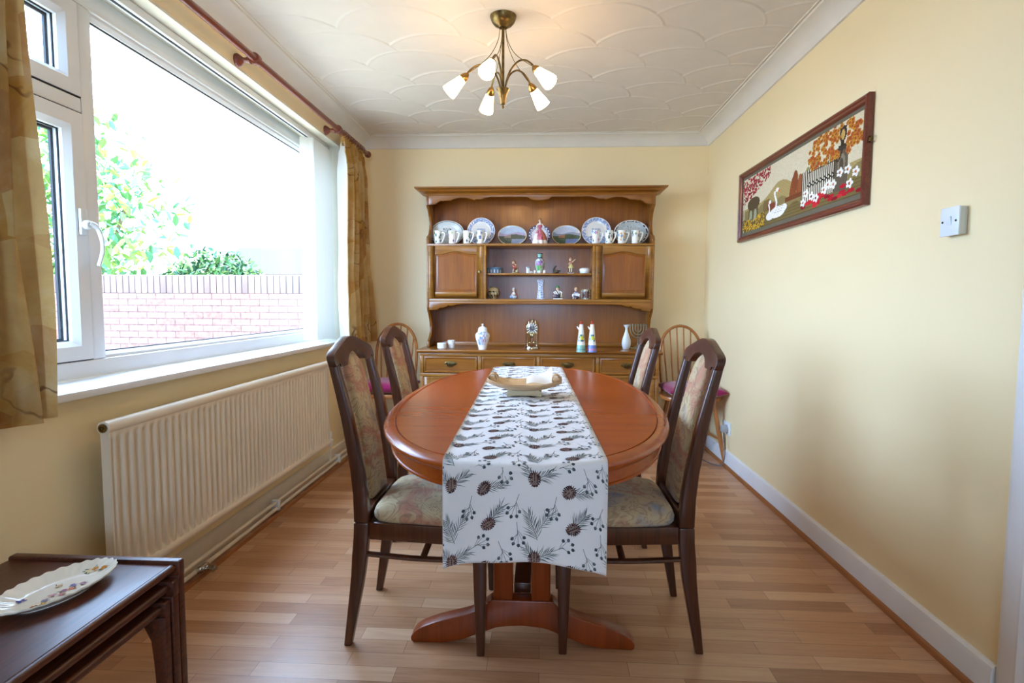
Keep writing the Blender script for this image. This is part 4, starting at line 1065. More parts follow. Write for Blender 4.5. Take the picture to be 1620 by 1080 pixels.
def flower(x, y, s_, c):
    for k in range(6): petal(x, y, k*1.047+fl.random(), s_, s_*.7, c)
    petal(x-.0008, y, 0, .002, .002, '#d8b040')
def lf(x, y, n=4):
    for _ in range(n): petal(x+fl.uniform(-.006, .006), y+fl.uniform(-.005, .005), fl.uniform(0, 6.28), fl.uniform(.006, .010), .0025, fl.choice(['#5c6e58', '#7d8c6e', '#4f5f5c']))
for x, y, c in ((-.06, -.020, '#d98a4a'), (-.045, -.028, '#e0b04c'), (-.035, -.015, '#8f90c0'), (-.005, -.022, '#c9829a'), (.008, -.010, '#b07aa8'), (.020, -.018, '#d97a6a'), (.032, -.005, '#8a8ac8'), (-.015, -.008, '#d9a0b0'), (.045, -.018, '#b994b8'), (.02, .022, '#e8c8a8'), (.095, .012, '#e09a3c'), (.102, -.006, '#d98a34'), (.085, .020, '#e8d8b0')):
    lf(x, y, 5); flower(x, y, .0075, c)
for a in (.6, 2.2, 3.6, 5.6): petal(-.052, .030, a, .010, .007, '#4450a0')
lf(-.118, -.004, 3)
m2.build('glazed_dish', 'painted_china', op, angle=40, recalc=False)

# ================================================================== DRESSER
DX = -.025; YF = 4.18; YK = 4.405
ds = thing('welsh_dresser', 'tall honey-brown wooden dresser with plate rack, cupboards and drawers against the far wall', 'dresser', (DX, 4.2, 0))
SH1, SH2, SH3, WT = 1.548, 1.328, 1.132, .760
def part(m, name, mat='dresser_wood', parent=ds, bevel=.0025, **k): return sub(m.build(name, mat, parent, bevel=bevel, **k))
# worktop and base
part(MB().prism([(3.965, WT-.004), (3.969, WT), (4.425, WT), (4.425, WT-.024), (3.975, WT-.024), (3.966, WT-.014)], DX-.888, DX+.888, 'YZ'), 'worktop', 'dresser_wood_across')
m = MB(); m.box(DX-.865, DX-.845, 3.992, 4.425, .0, WT-.024); m.box(DX+.845, DX+.865, 3.992, 4.425, .0, WT-.024); m.box(DX-.845, DX+.845, 4.405, 4.425, .05, WT-.024); m.box(DX-.845, DX+.845, 4.0, 4.405, .07, .09)
part(m, 'base_carcass')
m = MB(); m.box(DX-.870, DX+.870, 3.984, 4.004, 0, .075); part(m, 'plinth', 'dresser_wood_across')
m = MB(); m.box(DX-.865, DX+.865, 3.986, 4.004, WT-.046, WT-.024); m.box(DX-.865, DX+.865, 3.986, 4.004, .562, .585)
part(m, 'front_rail', 'dresser_edge_wood')
for k in range(5):
    x = DX+(-.853, -.427, 0, .427, .853)[k]; m = MB(); m.box(x-.013, x+.013, 3.986, 4.004, .585, WT-.046); m.box(x-.013, x+.013, 3.986, 4.004, .075, .562); part(m, 'stile', 'dresser_edge_wood')
def handle(parent, x, z, y):
    m = MB(); h_ = []
    for a, b in ((0, .021), (.006, .024), (.012, .018), (.022, .017), (.034, .020), (.044, .010), (.047, .002), (.038, -.006), (.026, -.012), (.014, -.018), (0, -.024)): h_.append((a, b))
    poly = [(x+a, z+b) for a, b in h_]+[(x-a, z+b) for a, b in h_[::-1][1:-1]]
    m.prism(poly, y-.0025, y, 'XZ'); o = m.build('handle_plate', 'antique_brass', parent, bevel=.0008); sub(o)
    m = MB(); m.tube(catmull([(x-.030, y-.006, z+.006), (x-.029, y-.016, z-.006), (x-.016, y-.018, z-.015), (x, y-.018, z-.013), (x+.016, y-.018, z-.015), (x+.029, y-.016, z-.006), (x+.030, y-.006, z+.006)], 5), .0024, 8)
    for s_ in (-1, 1): m.lathe([(.005, 0), (.005, .006), (.0035, .009), (.0001, .010)], 10, M=T(x+s_*.030, y-.001, z+.007) @ R(PI/2, 'X'))
    m.build('drop_pull', 'antique_brass', parent)
def raised(m, x0, x1, z0, z1, y, arch=0, n=12):
    """raised-and-fielded panel face; the head is arched by `arch`"""
    def rg(i, yy, a=arch):
        p = [(x0+i, yy, z0+i), (x1-i, yy, z0+i)]
        for k in range(n+1):
            t_ = k/n; x = x1-i-(x1-x0-2*i)*t_; u = abs(2*t_-1)
            s_ = 0 if u > .82 else .5+.5*math.cos(PI*u/.82)
            p.append((x, yy, z1-i-a*(1-s_)))
        return p
    m.loft([rg(0, y+.006), rg(0, y), rg(.006, y-.000), rg(.020, y-.0045), rg(.0205, y-.0062), rg(.023, y-.0062)], cap0=False); return m
for k in range(4):
    x0, x1 = DX+(-.840, -.414, .013, .440)[k], DX+(-.440, -.013, .414, .840)[k]
    m = MB(); m.box(x0+.002, x1-.002, 3.990, 4.01, .588, WT-.048); d_ = part(m, 'drawer', 'dresser_edge_wood')
    m = MB(); m.loft([[(x, y, z) for x, y, z in ((x0+i, yy, .588+i-.002), (x1-i, yy, .588+i-.002), (x1-i, yy, WT-.046-i), (x0+i, yy, WT-.046-i))] for i, yy in ((.004, 3.990), (.006, 3.982), (.014, 3.980), (.020, 3.984), (.024, 3.9845))], cap0=False)
    o = m.build('drawer_front', 'dresser_wood_across', d_, angle=25); handle(d_, (x0+x1)/2-.0, .655, 3.984)
    m = MB()
    fz0, fz1 = .08, .558
    m.box(x0+.002, x0+.055, 3.984, 4.004, fz0, fz1); m.box(x1-.055, x1-.002, 3.984, 4.004, fz0, fz1); m.box(x0+.055, x1-.055, 3.984, 4.004, fz0, fz0+.055); m.box(x0+.055, x1-.055, 3.984, 4.004, fz1-.055, fz1)
    d_ = part(m, 'cupboard_door', 'dresser_edge_wood')
    m = raised(MB(), x0+.055, x1-.055, fz0+.055, fz1-.055, 3.995, .0); m.build('door_panel', 'dresser_panel_wood', d_, angle=25)
    hx_ = x1-.03 if k % 2 == 0 else x0+.03
    MB().lathe([(.011, 0), (.006, .004), (.006, .012), (.012, .018), (.012, .023), (.0001, .026)], 16, M=T(hx_, 3.984, .40) @ R(PI/2, 'X')).build('knob', 'antique_brass', d_)
# hutch sides: scooped twice, front profile in y
def side_profile():
    P_ = [(YK+.015, WT), (4.185, WT), (4.182, WT+.012), (4.187, WT+.045), (4.195, WT+.052)]
    P_ += [(p.x, p.y) for p in catmull([(4.205, WT+.056, 0), (4.262, WT+.085, 0), (4.285, WT+.14, 0), (4.275, WT+.20, 0), (4.235, WT+.25, 0), (4.205, WT+.272, 0)], 5)]
    P_ += [(4.190, SH3-.075), (YF+.004, SH3-.07), (YF+.004, SH1+.012), (4.190, SH1+.030), (4.184, SH1+.042)]
    P_ += [(p.x, p.y) for p in catmull([(4.195, SH1+.055, 0), (4.255, SH1+.080, 0), (4.285, SH1+.130, 0), (4.285, SH1+.180, 0), (4.250, SH1+.240, 0), (4.200, SH1+.272, 0)], 5)]
    P_ += [(YF+.004, 1.835), (YF+.004, 1.935), (YK+.015, 1.935)]
    return P_
for s_ in (-1, 1):
    x = DX+s_*.855; part(MB().prism(side_profile(), min(x, x-s_*.020), max(x, x-s_*.020), 'YZ'), 'hutch_side')
m = MB(); m.box(DX-.845, DX+.845, YK, YK+.012, WT, 1.935); part(m, 'back_board', 'dresser_panel_wood', bevel=0)
m = MB(); m.box(DX-.835, DX+.835, 4.385, YK, WT, WT+.030); part(m, 'back_ledge', 'dresser_wood_across')
def shelf(z, x0, x1, th=.018, yf=YF, nm='shelf'): return part(MB().box(x0, x1, yf, YK, z-th, z), nm, 'dresser_edge_wood')
shelf(SH1, DX-.852, DX+.852, .017, YF-.002); shelf(SH3, DX-.835, DX+.835, .020, YF+.001)
shelf(SH2, DX-.400, DX+.400, .014, 4.21)
for s_ in (-1, 1):
    x = DX+s_*.411; part(MB().box(x-.011, x+.011, YF+.001, YK, SH3, SH1-.017), 'divider', 'dresser_edge_wood')
# cupboard doors
for s_ in (-1, 1):
    xi, xo = DX+s_*.423, DX+s_*.836; x0, x1 = min(xi, xo), max(xi, xo); z0, z1 = SH3+.002, SH1-.020
    m = MB(); y0, y1 = YF-.004, YF+.016; w_ = .048
    m.box(x0, x0+w_, y0, y1, z0, z1); m.box(x1-w_, x1, y0, y1, z0, z1); m.box(x0+w_, x1-w_, y0, y1, z0, z0+w_)
    top = []
    for k in range(21):
        t_ = k/20; u = abs(2*t_-1); q = 0 if u > .82 else .5+.5*math.cos(PI*u/.82); top.append((x0+w_+(x1-x0-2*w_)*t_, z1-w_-.022*(1-q)+.008))
    m.prism([(x1-w_, z1), (x0+w_, z1)]+top, y0, y1, 'XZ')
    d_ = part(m, 'hutch_door', 'dresser_edge_wood', angle=30)
    m = raised(MB(), x0+w_-.001, x1-w_+.001, z0+w_-.001, z1-w_+.009, YF+.008, .022, 20); m.build('door_panel', 'dresser_panel_wood', d_, angle=25)
    MB().lathe([(.010, 0), (.006, .004), (.006, .010), (.011, .015), (.0115, .020), (.0001, .023)], 16, M=T(xi+s_*.022, YF-.004, 1.335) @ R(PI/2, 'X')).build('knob', 'antique_brass', d_)
    for hz_ in (z0+.06, z1-.06):
        MB().box(xo-s_*.003-.002, xo-s_*.003+.002, YF-.0055, YF-.0035, hz_-.018, hz_+.018).build('hinge', 'antique_brass', d_)
    part(MB().box(min(xo, DX+s_*.852), max(xo, DX+s_*.852), YF-.001, YF+.016, SH3, SH1-.017), 'face_stile', 'dresser_edge_wood')
    # small turned drops in the scoops
    for zz in (SH1+.0, WT+.0):
        m = MB(); m.lathe([(.009, 0), (.011, .006), (.007, .012), (.010, .020), (.013, .030), (.009, .040), (.005, .046), (.008, .054), (.0001, .062)], 12, (DX+s_*.846, 4.197, zz)); m.build('turned_finial', 'dresser_wood', ds)
# lower apron with bracket ends, upper scalloped valance
hb = [(0, 1.094), (.560, 1.094), (.625, 1.090), (.650, 1.080), (.672, 1.076), (.690, 1.083), (.705, 1.071), (.735, 1.062), (.762, 1.062), (.770, 1.050), (.800, 1.046), (.836, 1.044)]
def mir(h_, ztop): return [(DX+a, b) for a, b in h_]+[(DX+h_[-1][0], ztop), (DX-h_[-1][0], ztop)]+[(DX-a, b) for a, b in h_[::-1][:-1]]
part(MB().prism(mir(hb, SH3-.020), YF+.002, YF+.020, 'XZ'), 'lower_apron', 'dresser_wood_across', angle=60)
hv = [(0, 1.868), (.035, 1.869), (.070, 1.876), (.088, 1.892), (.10, 1.893), (.26, 1.893), (.370, 1.893), (.405, 1.888), (.430, 1.879), (.455, 1.876), (.475, 1.878), (.490, 1.870), (.505, 1.876), (.555, 1.888), (.60, 1.889), (.645, 1.880), (.670, 1.868), (.700, 1.869), (.730, 1.864), (.742, 1.868), (.760, 1.858), (.785, 1.842), (.800, 1.838), (.836, 1.836)]
part(MB().prism(mir(hv, 1.935), YF+.002, YF+.020, 'XZ'), 'scalloped_valance', 'dresser_wood_across', angle=60)
cp2 = [(.0, 1.905), (.004, 1.903), (.007, 1.912), (.010, 1.918), (.020, 1.924), (.040, 1.930), (.046, 1.938), (.062, 1.945), (.072, 1.948), (.072, 1.957), (.0, 1.957)]
m = MB(); fy = YF+.002; fxh = .857
m.loft([[(DX-fxh-d, YK+.015, z) for d, z in cp2], [(DX-fxh-d, fy-d, z) for d, z in cp2], [(DX+fxh+d, fy-d, z) for d, z in cp2], [(DX+fxh+d, YK+.015, z) for d, z in cp2]])
m.box(DX-fxh, DX+fxh, fy, YK+.015, 1.935, 1.957); part(m, 'cornice', 'dresser_wood_across', bevel=0, angle=25)

# ------------------------------------------------------------------ things on the plate rack
def on(name, label, cat, loc, group=None): return thing(name, label, cat, loc, group=group, local=True)
def mug(x, y, z, rz, seed, label, cols):
    c = on('mug', label, 'mug', (x, y, z), 'botanical mugs on the plate rack'); r_ = random.Random(seed)
    leaf = {}
    for k in range(16): leaf[(r_.randrange(0, 36), r_.randrange(2, 12))] = r_.choice(cols)
    def cc(a, j):
        i = int(a/(2*PI)*36) % 36
        if i < 4 or j < 2 or j > 13: return '#f3f1ea'
        for (p, q), c_ in leaf.items():
            if abs(p-i) <= 1 and abs(q-j) <= (1 if (p+q+i) % 2 else 0): return c_
        return '#f3f1ea'
    prof = [(.0255, 0), (.027, .003)]+[(.0268+.0052*(k/11)**1.6, .003+.093*k/11) for k in range(1, 12)]+[(.0325, .100), (.031, .1005), (.0285, .085), (.024, .006), (.0001, .005)]
    m = MB(); m.lathe(prof, 36, cols=cc); m.build('cup', 'painted_china', c, angle=60)
    m = MB(); m.tube(catmull([(.027, 0, .086), (.045, 0, .087), (.053, 0, .078), (.047, 0, .052), (.035, 0, .025), (.026, 0, .012)], 5), .0042, 8, lin('#f3f1ea'), flat=1.3); m.build('mug_handle', 'painted_china', c)
    c.rotation_euler = (0, 0, rz); return c
G1, G2, G3, G4 = ['#4d6a52', '#6d82a8', '#38503f'], ['#8a6aa8', '#6f9a5a', '#b9c870'], ['#3f4a54', '#5f7462', '#27343a'], ['#d99a3c', '#6d93b8', '#3c5a44']
def mo(x): return x
MU = [(-.800, G1, 'white mug with blue-green sprigs, leftmost on the plate rack'), (-.690, G2, 'white mug with lilac flowers, second from the left on the plate rack'), (-.578, G3, 'white mug with dark sprigs, third from the left on the plate rack'), (-.476, G1, 'white mug with green leaves before the left round blue plate'),
      (.398, ['#d08aa8', '#4d6a52', '#7a8ab0'], 'white mug with pink flowers before the right round blue plate'), (.497, ['#5f86a8', '#3f5a44', '#7c94a4'], 'white mug with a blue-grey branch, second in the right-hand row'), (.592, G4, 'white mug with yellow flowers, third in the right-hand row'), (.695, ['#7a6aa8', '#5f6a8a', '#8a9a70'], 'white mug with purple flowers, rightmost on the plate rack')]
for i, (x, g_, lb) in enumerate(MU): mug(x, 4.235, SH1, -.15, 30+i, lb, g_)

def plate(name, label, x, y, z, rx, rz_, fn, group, lean=.16, lift=0, nu=72, nv=22):
    c = on(name, label, 'plate', (x, y, z), group)
    M = T(0, 0, rz_*math.cos(lean)+lift) @ R(-lean, 'X')
    def f(r_, a, back=0):
        dish = .010*max(0, (r_-.62)/.38)**.8 if r_ > .62 else 0
        return (rx*r_*math.cos(a), -.004-dish+back, rz_*r_*math.sin(a))
    m = MB()
    m.grid(lambda u, v: f(.001+.999*v, 2*PI*u), nu, nv, lambda u, v: fn(v, 2*PI*u), M=M)
    m.grid(lambda u, v: f(.001+.999*v, 2*PI*u, .004), nu, 10, lin('#eeeae0'), M=M); m.grid(lambda u, v: f(1, 2*PI*u, .004*v), nu, 1, lin('#eeeae0'), M=M)
    m.build('dish', 'painted_china', c, angle=60, recalc=False)
    m = MB(); m.lathe([(.55, 0), (.55, .006), (.50, .006), (.50, 0)], 40, M=M @ T(0, .0055, 0) @ R(-PI/2, 'X') , sx=rx, sy_=rz_, col=lin('#eeeae0'), cap=False)
    m.build('foot_ring', 'painted_china', c)
    return c
pn = random.Random(9)
def jit(c, k=.12): c = lin(c) if isinstance(c, str) else c; q = pn.uniform(1-k, 1+k); return tuple(min(1, a*q) for a in c)
def f_ovalL(r, a):
    if r > .955: return lin('#efe9dc')
    if r > .90: return lin('#5f6870')
    if r > .62: return jit('#d9dcd4', .05)
    x, y = r*math.cos(a), r*math.sin(a)
    if abs(x) < .25 and -.1 < y < .42 and pn.random() < .45: return lin('#56605c')
    return jit('#e4e4dc', .04)
def f_round(r, a, band='#8d9cc0'):
    if r > .965: return lin('#e9e2dc')
    if r > .72: return jit(band, .3) if pn.random() < .72 else lin('#dfe3ea')
    x, y = r*math.cos(a), r*math.sin(a)
    if abs(x) < .30 and -.35 < y < .22 and pn.random() < .6: return jit('#8fa0bc', .2)
    if y < -.35 and pn.random() < .55: return jit('#8496b4', .25)
    return jit('#ece6dc', .03)
def f_land(sky, hill, dark, water, house):
    def f(r, a):
        if r > .945: return lin('#e3d3a4')
        x, y = r*math.cos(a), r*math.sin(a)
        if y > .25+.1*math.sin(4*x): return jit(sky, .10)
        if y > .02+.12*math.sin(3*x+1): return jit(hill, .14)
        if -.55 < x < -.1 and -.22 < y < .12: return jit(house, .15)
        if y < -.35 and x > -.05: return jit(water, .12)
        return jit(dark, .35)
    return f
def f_pierced(r, a):
    if r > .93: return lin('#6a5a6e')
    if r > .66: return lin('#ecebf0') if (int(r*26)+int(a/(2*PI)*36)) % 2 else lin('#35365a')
    return jit('#e4dfe4', .05)
def f_ovalR(r, a):
    if r > .955: return lin('#f1ece2')
    if r > .86: return lin('#3c4246') if pn.random() < .6 else lin('#cfd2cc')
    if r > .60: return jit('#bcc2be', .1)
    return jit('#c9cdc8', .06) if pn.random() < .88 else lin('#5a6462')
gp = 'display plates leaning on the plate rack'
plate('plate', 'oval cream plate with a dark rim line at the left end of the plate rack', -.748, 4.352, SH1, .133, .098, f_ovalL, gp)
plate('plate', 'round blue and white plate behind the left group of mugs', -.480, 4.345, SH1, .109, .109, f_round, gp)
plate('plate', 'oval plate painted with a stone bridge landscape, left of the lady figurine', -.237, 4.350, SH1, .112, .078, f_land('#b4c0d0', '#b4a0b4', '#5a5c4c', '#8a90a0', '#9a8070'), gp)
plate('plate', 'round plate with a dark pierced lattice rim behind the lady figurine', -.026, 4.352, SH1, .090, .082, f_pierced, gp)
plate('plate', 'oval plate painted with a cottage and stream, right of the lady figurine', .183, 4.350, SH1, .112, .078, f_land('#c0c4d0', '#8a90a0', '#4f5a42', '#7480a4', '#a8724e'), gp)
plate('plate', 'round blue and white plate behind the right group of mugs', .412, 4.345, SH1, .113, .109, f_round, gp)
plate('plate', 'oval white plate with a speckled dark border at the right end of the plate rack', .680, 4.352, SH1, .133, .098, f_ovalR, gp)

def figure(name, label, loc, build, cat='figurine', group=None, rz=0):
    c = on(name, label, cat, loc, group); build(c); c.rotation_euler = (0, 0, rz); return c
SKN, HAIR = '#e9c3a0', '#8a5a34'
def fb(c, name, m, mat='painted_china', **k): return m.build(name, mat, c, angle=60, **k)
def head(c, x, y, z, r, hair=HAIR, hat=None, bun=False):
    m = MB(); m.ell((x, y, z), (r*.88, r*.92, r*1.08), SKN, 14); m.ell((x, y-r*.92, z-r*.05), (r*.14, r*.16, r*.16), SKN, 8)
    for s_ in (-1, 1): m.ell((x+s_*r*.32, y-r*.82, z+r*.14), (r*.11, r*.08, r*.11), '#3a2a22', 6); m.ell((x+s_*r*.88, y, z), (r*.12, r*.18, r*.22), SKN, 6)
    m.ell((x, y-r*.84, z-r*.42), (r*.22, r*.08, r*.07), '#b8504a', 6); fb(c, 'head', m)
    m = MB(); m.ell((x, y+r*.18, z+r*.28), (r*.98, r*.95, r*.92), hair, 12)
    if bun: m.ell((x+r*.35, y+r*.35, z+r*1.05), (r*.5, r*.5, r*.45), hair, 10)
    fb(c, 'hair', m)
    if hat:
        m = MB(); m.lathe([(r*1.45, 0), (r*1.4, r*.12), (r*.85, r*.2), (r*.75, r*.75), (r*.4, r*.95), (.0001, r)], 16, (x, y+r*.1, z+r*.5), hat); fb(c, 'hat', m)
def lady(c):
    m = MB(); cols = ['#d07884', '#c05a6c', '#d98a94', '#c86a78', '#dc9a9e']
    rings = []; prof = [(.052, 0), (.055, .010), (.053, .030), (.047, .055), (.036, .080), (.022, .100), (.013, .112), (.010, .118)]
    V_ = []
    for r, z in prof: rings.append([(r*(1+.10*math.sin(9*a+z*20))*math.cos(a), r*.8*(1+.10*math.sin(9*a+z*20))*math.sin(a), z) for a in [2*PI*i/54 for i in range(54)]])
    n_ = 54; Fs = []; cl = []
    for j in range(len(rings)-1):
        for i in range(n_):
            k = (i+1) % n_; Fs.append((j*n_+i, j*n_+k, (j+1)*n_+k, (j+1)*n_+i)); a = 2*PI*i/n_
            ang = (a-PI*1.5); front = math.cos(a-PI*1.5)
            if j < 2 and front > -.2: cl.append(lin('#efe4dc'))
            elif j < 4 and math.cos(a-PI*1.2) > .88: cl.append(lin('#efe0dc'))
            elif math.cos(a-PI*1.85) > .85: cl.append(lin('#b86a48'))
            else: cl.append(lin(cols[(i//3+j) % 5]))
    Fs.append(list(range(n_))[::-1]); cl.append(lin('#efe9e2'))
    m.add([p for r in rings for p in r], Fs, cl); fb(c, 'skirt', m)
    m = MB(); m.lathe([(.010, .112), (.012, .122), (.0165, .138), (.017, .146), (.013, .150)], 16, (0, 0, 0), '#b84c62', sy_=.75); fb(c, 'bodice', m)
    m = MB(); m.lathe([(.017, .146), (.021, .150), (.018, .157), (.006, .160), (.0055, .168)], 16, (0, 0, 0), '#f2e6da', sy_=.75)
    for s_ in (-1, 1): m.tube(catmull([(s_*.018, 0, .150), (s_*.026, -.006, .132), (s_*.024, -.018, .112), (s_*.030, -.022, .098)], 4), [.0052]*4+[.0042]*4+[.0032]*5, 8, lin('#f2dccb'))
    fb(c, 'shoulders', m); head(c, 0, -.002, .179, .0115, '#7a4a2c', bun=True)
figure('lady_figurine', 'porcelain lady figurine in a pink ball gown, centre of the plate rack', (-.022, 4.250, SH1), lady)

# ------------------------------------------------------------------ middle shelf
c = on('trinket_box', 'round blue-grey lidded box with white relief figures, left on the middle shelf', 'box', (-.371, 4.295, SH2))
def bandc(a, j): return '#d8d6d0' if 1 <= j <= 2 and int(a*7) % 3 == 0 else '#5f7c98'
m = MB(); m.lathe([(.056, 0), (.060, .004), (.061, .014), (.061, .028), (.060, .036), (.0001, .036)], 44, cols=bandc); m.build('box_body', 'painted_matte', c)
m = MB(); m.lathe([(.0001, .036), (.062, .036), (.064, .040), (.062, .045), (.035, .050), (.008, .052), (.0001, .052)], 36, col=lin('#6a88a2')); o = m.build('box_lid', 'painted_matte', c)
m = MB(); m.lathe([(.003, .051), (.004, .055), (.007, .059), (.004, .065), (.0001, .067)], 12, col=lin('#b08878')); m.build('lid_knob', 'painted_matte', o)
def walker(c):
    m = MB(); m.lathe([(.026, 0), (.027, .005), (.022, .009), (.0001, .010)], 18, (0, 0, 0), '#a99a72', sy_=.7); fb(c, 'base', m)
    m = MB(); m.tube([(-.010, 0, .008), (-.012, 0, .022), (-.006, 0, .038)], [.004, .0045, .006], 8, lin('#d8b090')); m.tube([(.002, 0, .008), (-.002, 0, .022), (-.004, 0, .038)], [.004, .0045, .006], 8, lin('#7a4a3a'))
    m.ell((-.006, 0, .052), (.013, .011, .019), '#a84a44', 12); m.tube([(-.014, -.004, .062), (.000, -.010, .052), (.026, -.012, .048)], .0035, 8, lin('#c47a5c')); fb(c, 'body', m)
    m = MB(); m.ell((.006, .006, .066), (.012, .010, .010), '#c9b48c', 10); fb(c, 'bundle', m)
    m = MB(); m.ell((.018, -.004, .018), (.012, .010, .009), '#cfc08e', 10); m.ell((.022, -.010, .026), (.005, .005, .005), '#cfc08e', 8); fb(c, 'lamb', m)
    head(c, -.008, -.002, .084, .0125, '#9a6840', '#a07850')
figure('walking_boy_figurine', 'small figurine of a walking boy in red with a hat, left on the middle shelf', (-.214, 4.280, SH2), walker)
def boot(c):
    m = MB(); m.lathe([(.014, .006), (.015, .020), (.014, .036), (.016, .046), (.020, .050), (.017, .049), (.012, .044), (.0001, .043)], 18, (-.010, 0, 0), '#f1f0ec'); m.ell((.006, 0, .010), (.024, .011, .010), '#f1f0ec', 14); m.box(-.023, -.004, -.009, .009, 0, .008, lin('#f1f0ec')); fb(c, 'boot_body', m)
    m = MB(); m.ell((-.012, -.014, .046), (.007, .004, .006), '#6f8098', 8); m.ell((-.002, -.014, .048), (.006, .004, .005), '#6f8098', 8); fb(c, 'painted_flower', m)
figure('china_boot', 'small white china boot ornament left of the tall floral vase', (-.100, 4.285, SH2), boot, 'ornament')
for i, (x, cc_) in enumerate(((-.056, '#6f7a9a'), (-.021, '#b8503c'), (.0155, '#c08080'))):
    m = MB(); m.lathe([(.0125, 0), (.0125, .003), (.0105, .006), (.0095, .020), (.0075, .025), (.0001, .026)], 20, cols=lambda a, j: cc_ if (j == 3 and int(a*3) % 3 == 0) or j == 1 else '#f0ede6')
    o = m.build('thimble', 'painted_china'); o.location = (x, 4.232, SH2)
    tag(o, ('white thimble with a blue motif, leftmost before the floral vase', 'white thimble with a red motif, middle one before the floral vase', 'white thimble with a pink motif, rightmost before the floral vase')[i], 'thimble', 'thimbles on the middle shelf')
c = on('floral_vase', 'tall white vase with purple and green flowers and a dark collar, middle shelf centre', 'vase', (-.020, 4.295, SH2))
vr = random.Random(2)
def vcol(a, j):
    if j == 0: return '#2c3240'
    f_ = math.cos(a-4.71+.25)
    if 3 <= j <= 6 and math.cos(a-4.6) > .72 and vr.random() < .8: return vr.choice(['#9a5aa0', '#b884b8', '#7a3f86']) if j >= 5 else vr.choice(['#5fae5a', '#7cc46a', '#3f8a5a'])
    if 3 <= j <= 8 and vr.random() < .3: return vr.choice(['#4f9a78', '#6a8aa8', '#c4788a'])
    if j == 9: return '#3f4458'
    if j >= 12: return '#26303f'
    return '#dfe9e0' if j < 9 else '#8fc4ae'
m = MB(); m.lathe([(.026, 0), (.028, .006), (.023, .014), (.024, .020), (.030, .040), (.035, .062), (.037, .080), (.036, .096), (.030, .108), (.019, .116), (.016, .126), (.015, .140), (.021, .150), (.022, .156), (.017, .157), (.0001, .150)], 40, cols=vcol); m.build('vase_body', 'painted_china', c)
m = MB(); m.lathe([(.033, 0), (.033, .003), (.0001, .003)], 24, col=lin('#241c1c')); m.build('wooden_stand', 'painted_matte', c)
def bird(c):
    m = MB(); m.ell((0, 0, .018), (.022, .011, .013), '#5a5040', 12); m.tube(catmull([(-.014, 0, .022), (-.020, 0, .036), (-.012, 0, .050), (-.006, 0, .054)], 4), [.006]*5+[.004]*8, 8, lin('#4a4238')); m.ell((-.006, 0, .056), (.007, .005, .005), '#4a4238', 8); m.tube([(.018, 0, .020), (.034, 0, .026)], [.007, .002], 6, lin('#4a4238')); fb(c, 'bird_body', m, 'painted_matte')
    m = MB(); m.lathe([(.016, 0), (.014, .004), (.006, .008)], 14, col=lin('#3a342c')); fb(c, 'base', m, 'painted_matte')
figure('bird_ornament', 'small dark metal-coloured bird ornament, right of the floral vase', (.108, 4.285, SH2), bird, 'ornament')
def girl(c):
    m = MB(); m.box(-.024, .022, -.014, .014, 0, .007, lin('#e9e4d8')); fb(c, 'base', m)
    m = MB()
    for s_ in (-1, 1): m.tube([(s_*.007, 0, .012), (s_*.007, 0, .030), (s_*.006, 0, .050)], [.005, .0055, .0065], 8, lin('#d9c4a0')); m.ell((s_*.009, -.004, .010), (.007, .010, .005), '#5a2f3a', 8)
    fb(c, 'legs', m)
    m = MB(); m.lathe([(.022, .044), (.021, .050), (.014, .064), (.009, .074)], 18, (.002, 0, 0), '#d6c882', sy_=.8); m.ell((0, 0, .080), (.010, .008, .013), '#c98a6a', 10); fb(c, 'dress', m)
    m = MB(); m.tube([(.008, 0, .088), (.020, -.003, .098), (.036, -.006, .112)], [.004, .0036, .003], 8, lin(SKN)); m.tube([(-.008, 0, .086), (-.016, -.005, .074), (-.008, -.010, .066)], [.004, .0036, .003], 8, lin(SKN)); fb(c, 'arms', m)
    head(c, -.002, -.001, .107, .0125, '#b87a4a', '#c48a6a')
figure('waving_girl_figurine', 'girl figurine in a yellow skirt raising one arm, right on the middle shelf', (.217, 4.285, SH2), girl)
c = on('china_box', 'round white china box with a blue band at the right end of the middle shelf', 'box', (.325, 4.29, SH2))
m = MB(); m.lathe([(.036, 0), (.038, .004), (.038, .010), (.038, .014), (.038, .022)], 32, cols=lambda a, j: '#8aa4c0' if j == 2 else '#f1f0ec'); m.build('box_body', 'painted_china', c)
m = MB(); m.lathe([(.0001, .022), (.041, .022), (.042, .028), (.040, .038), (.030, .044), (.0001, .046)], 32, col=lin('#f1f0ec')); m.build('box_lid', 'painted_china', c)

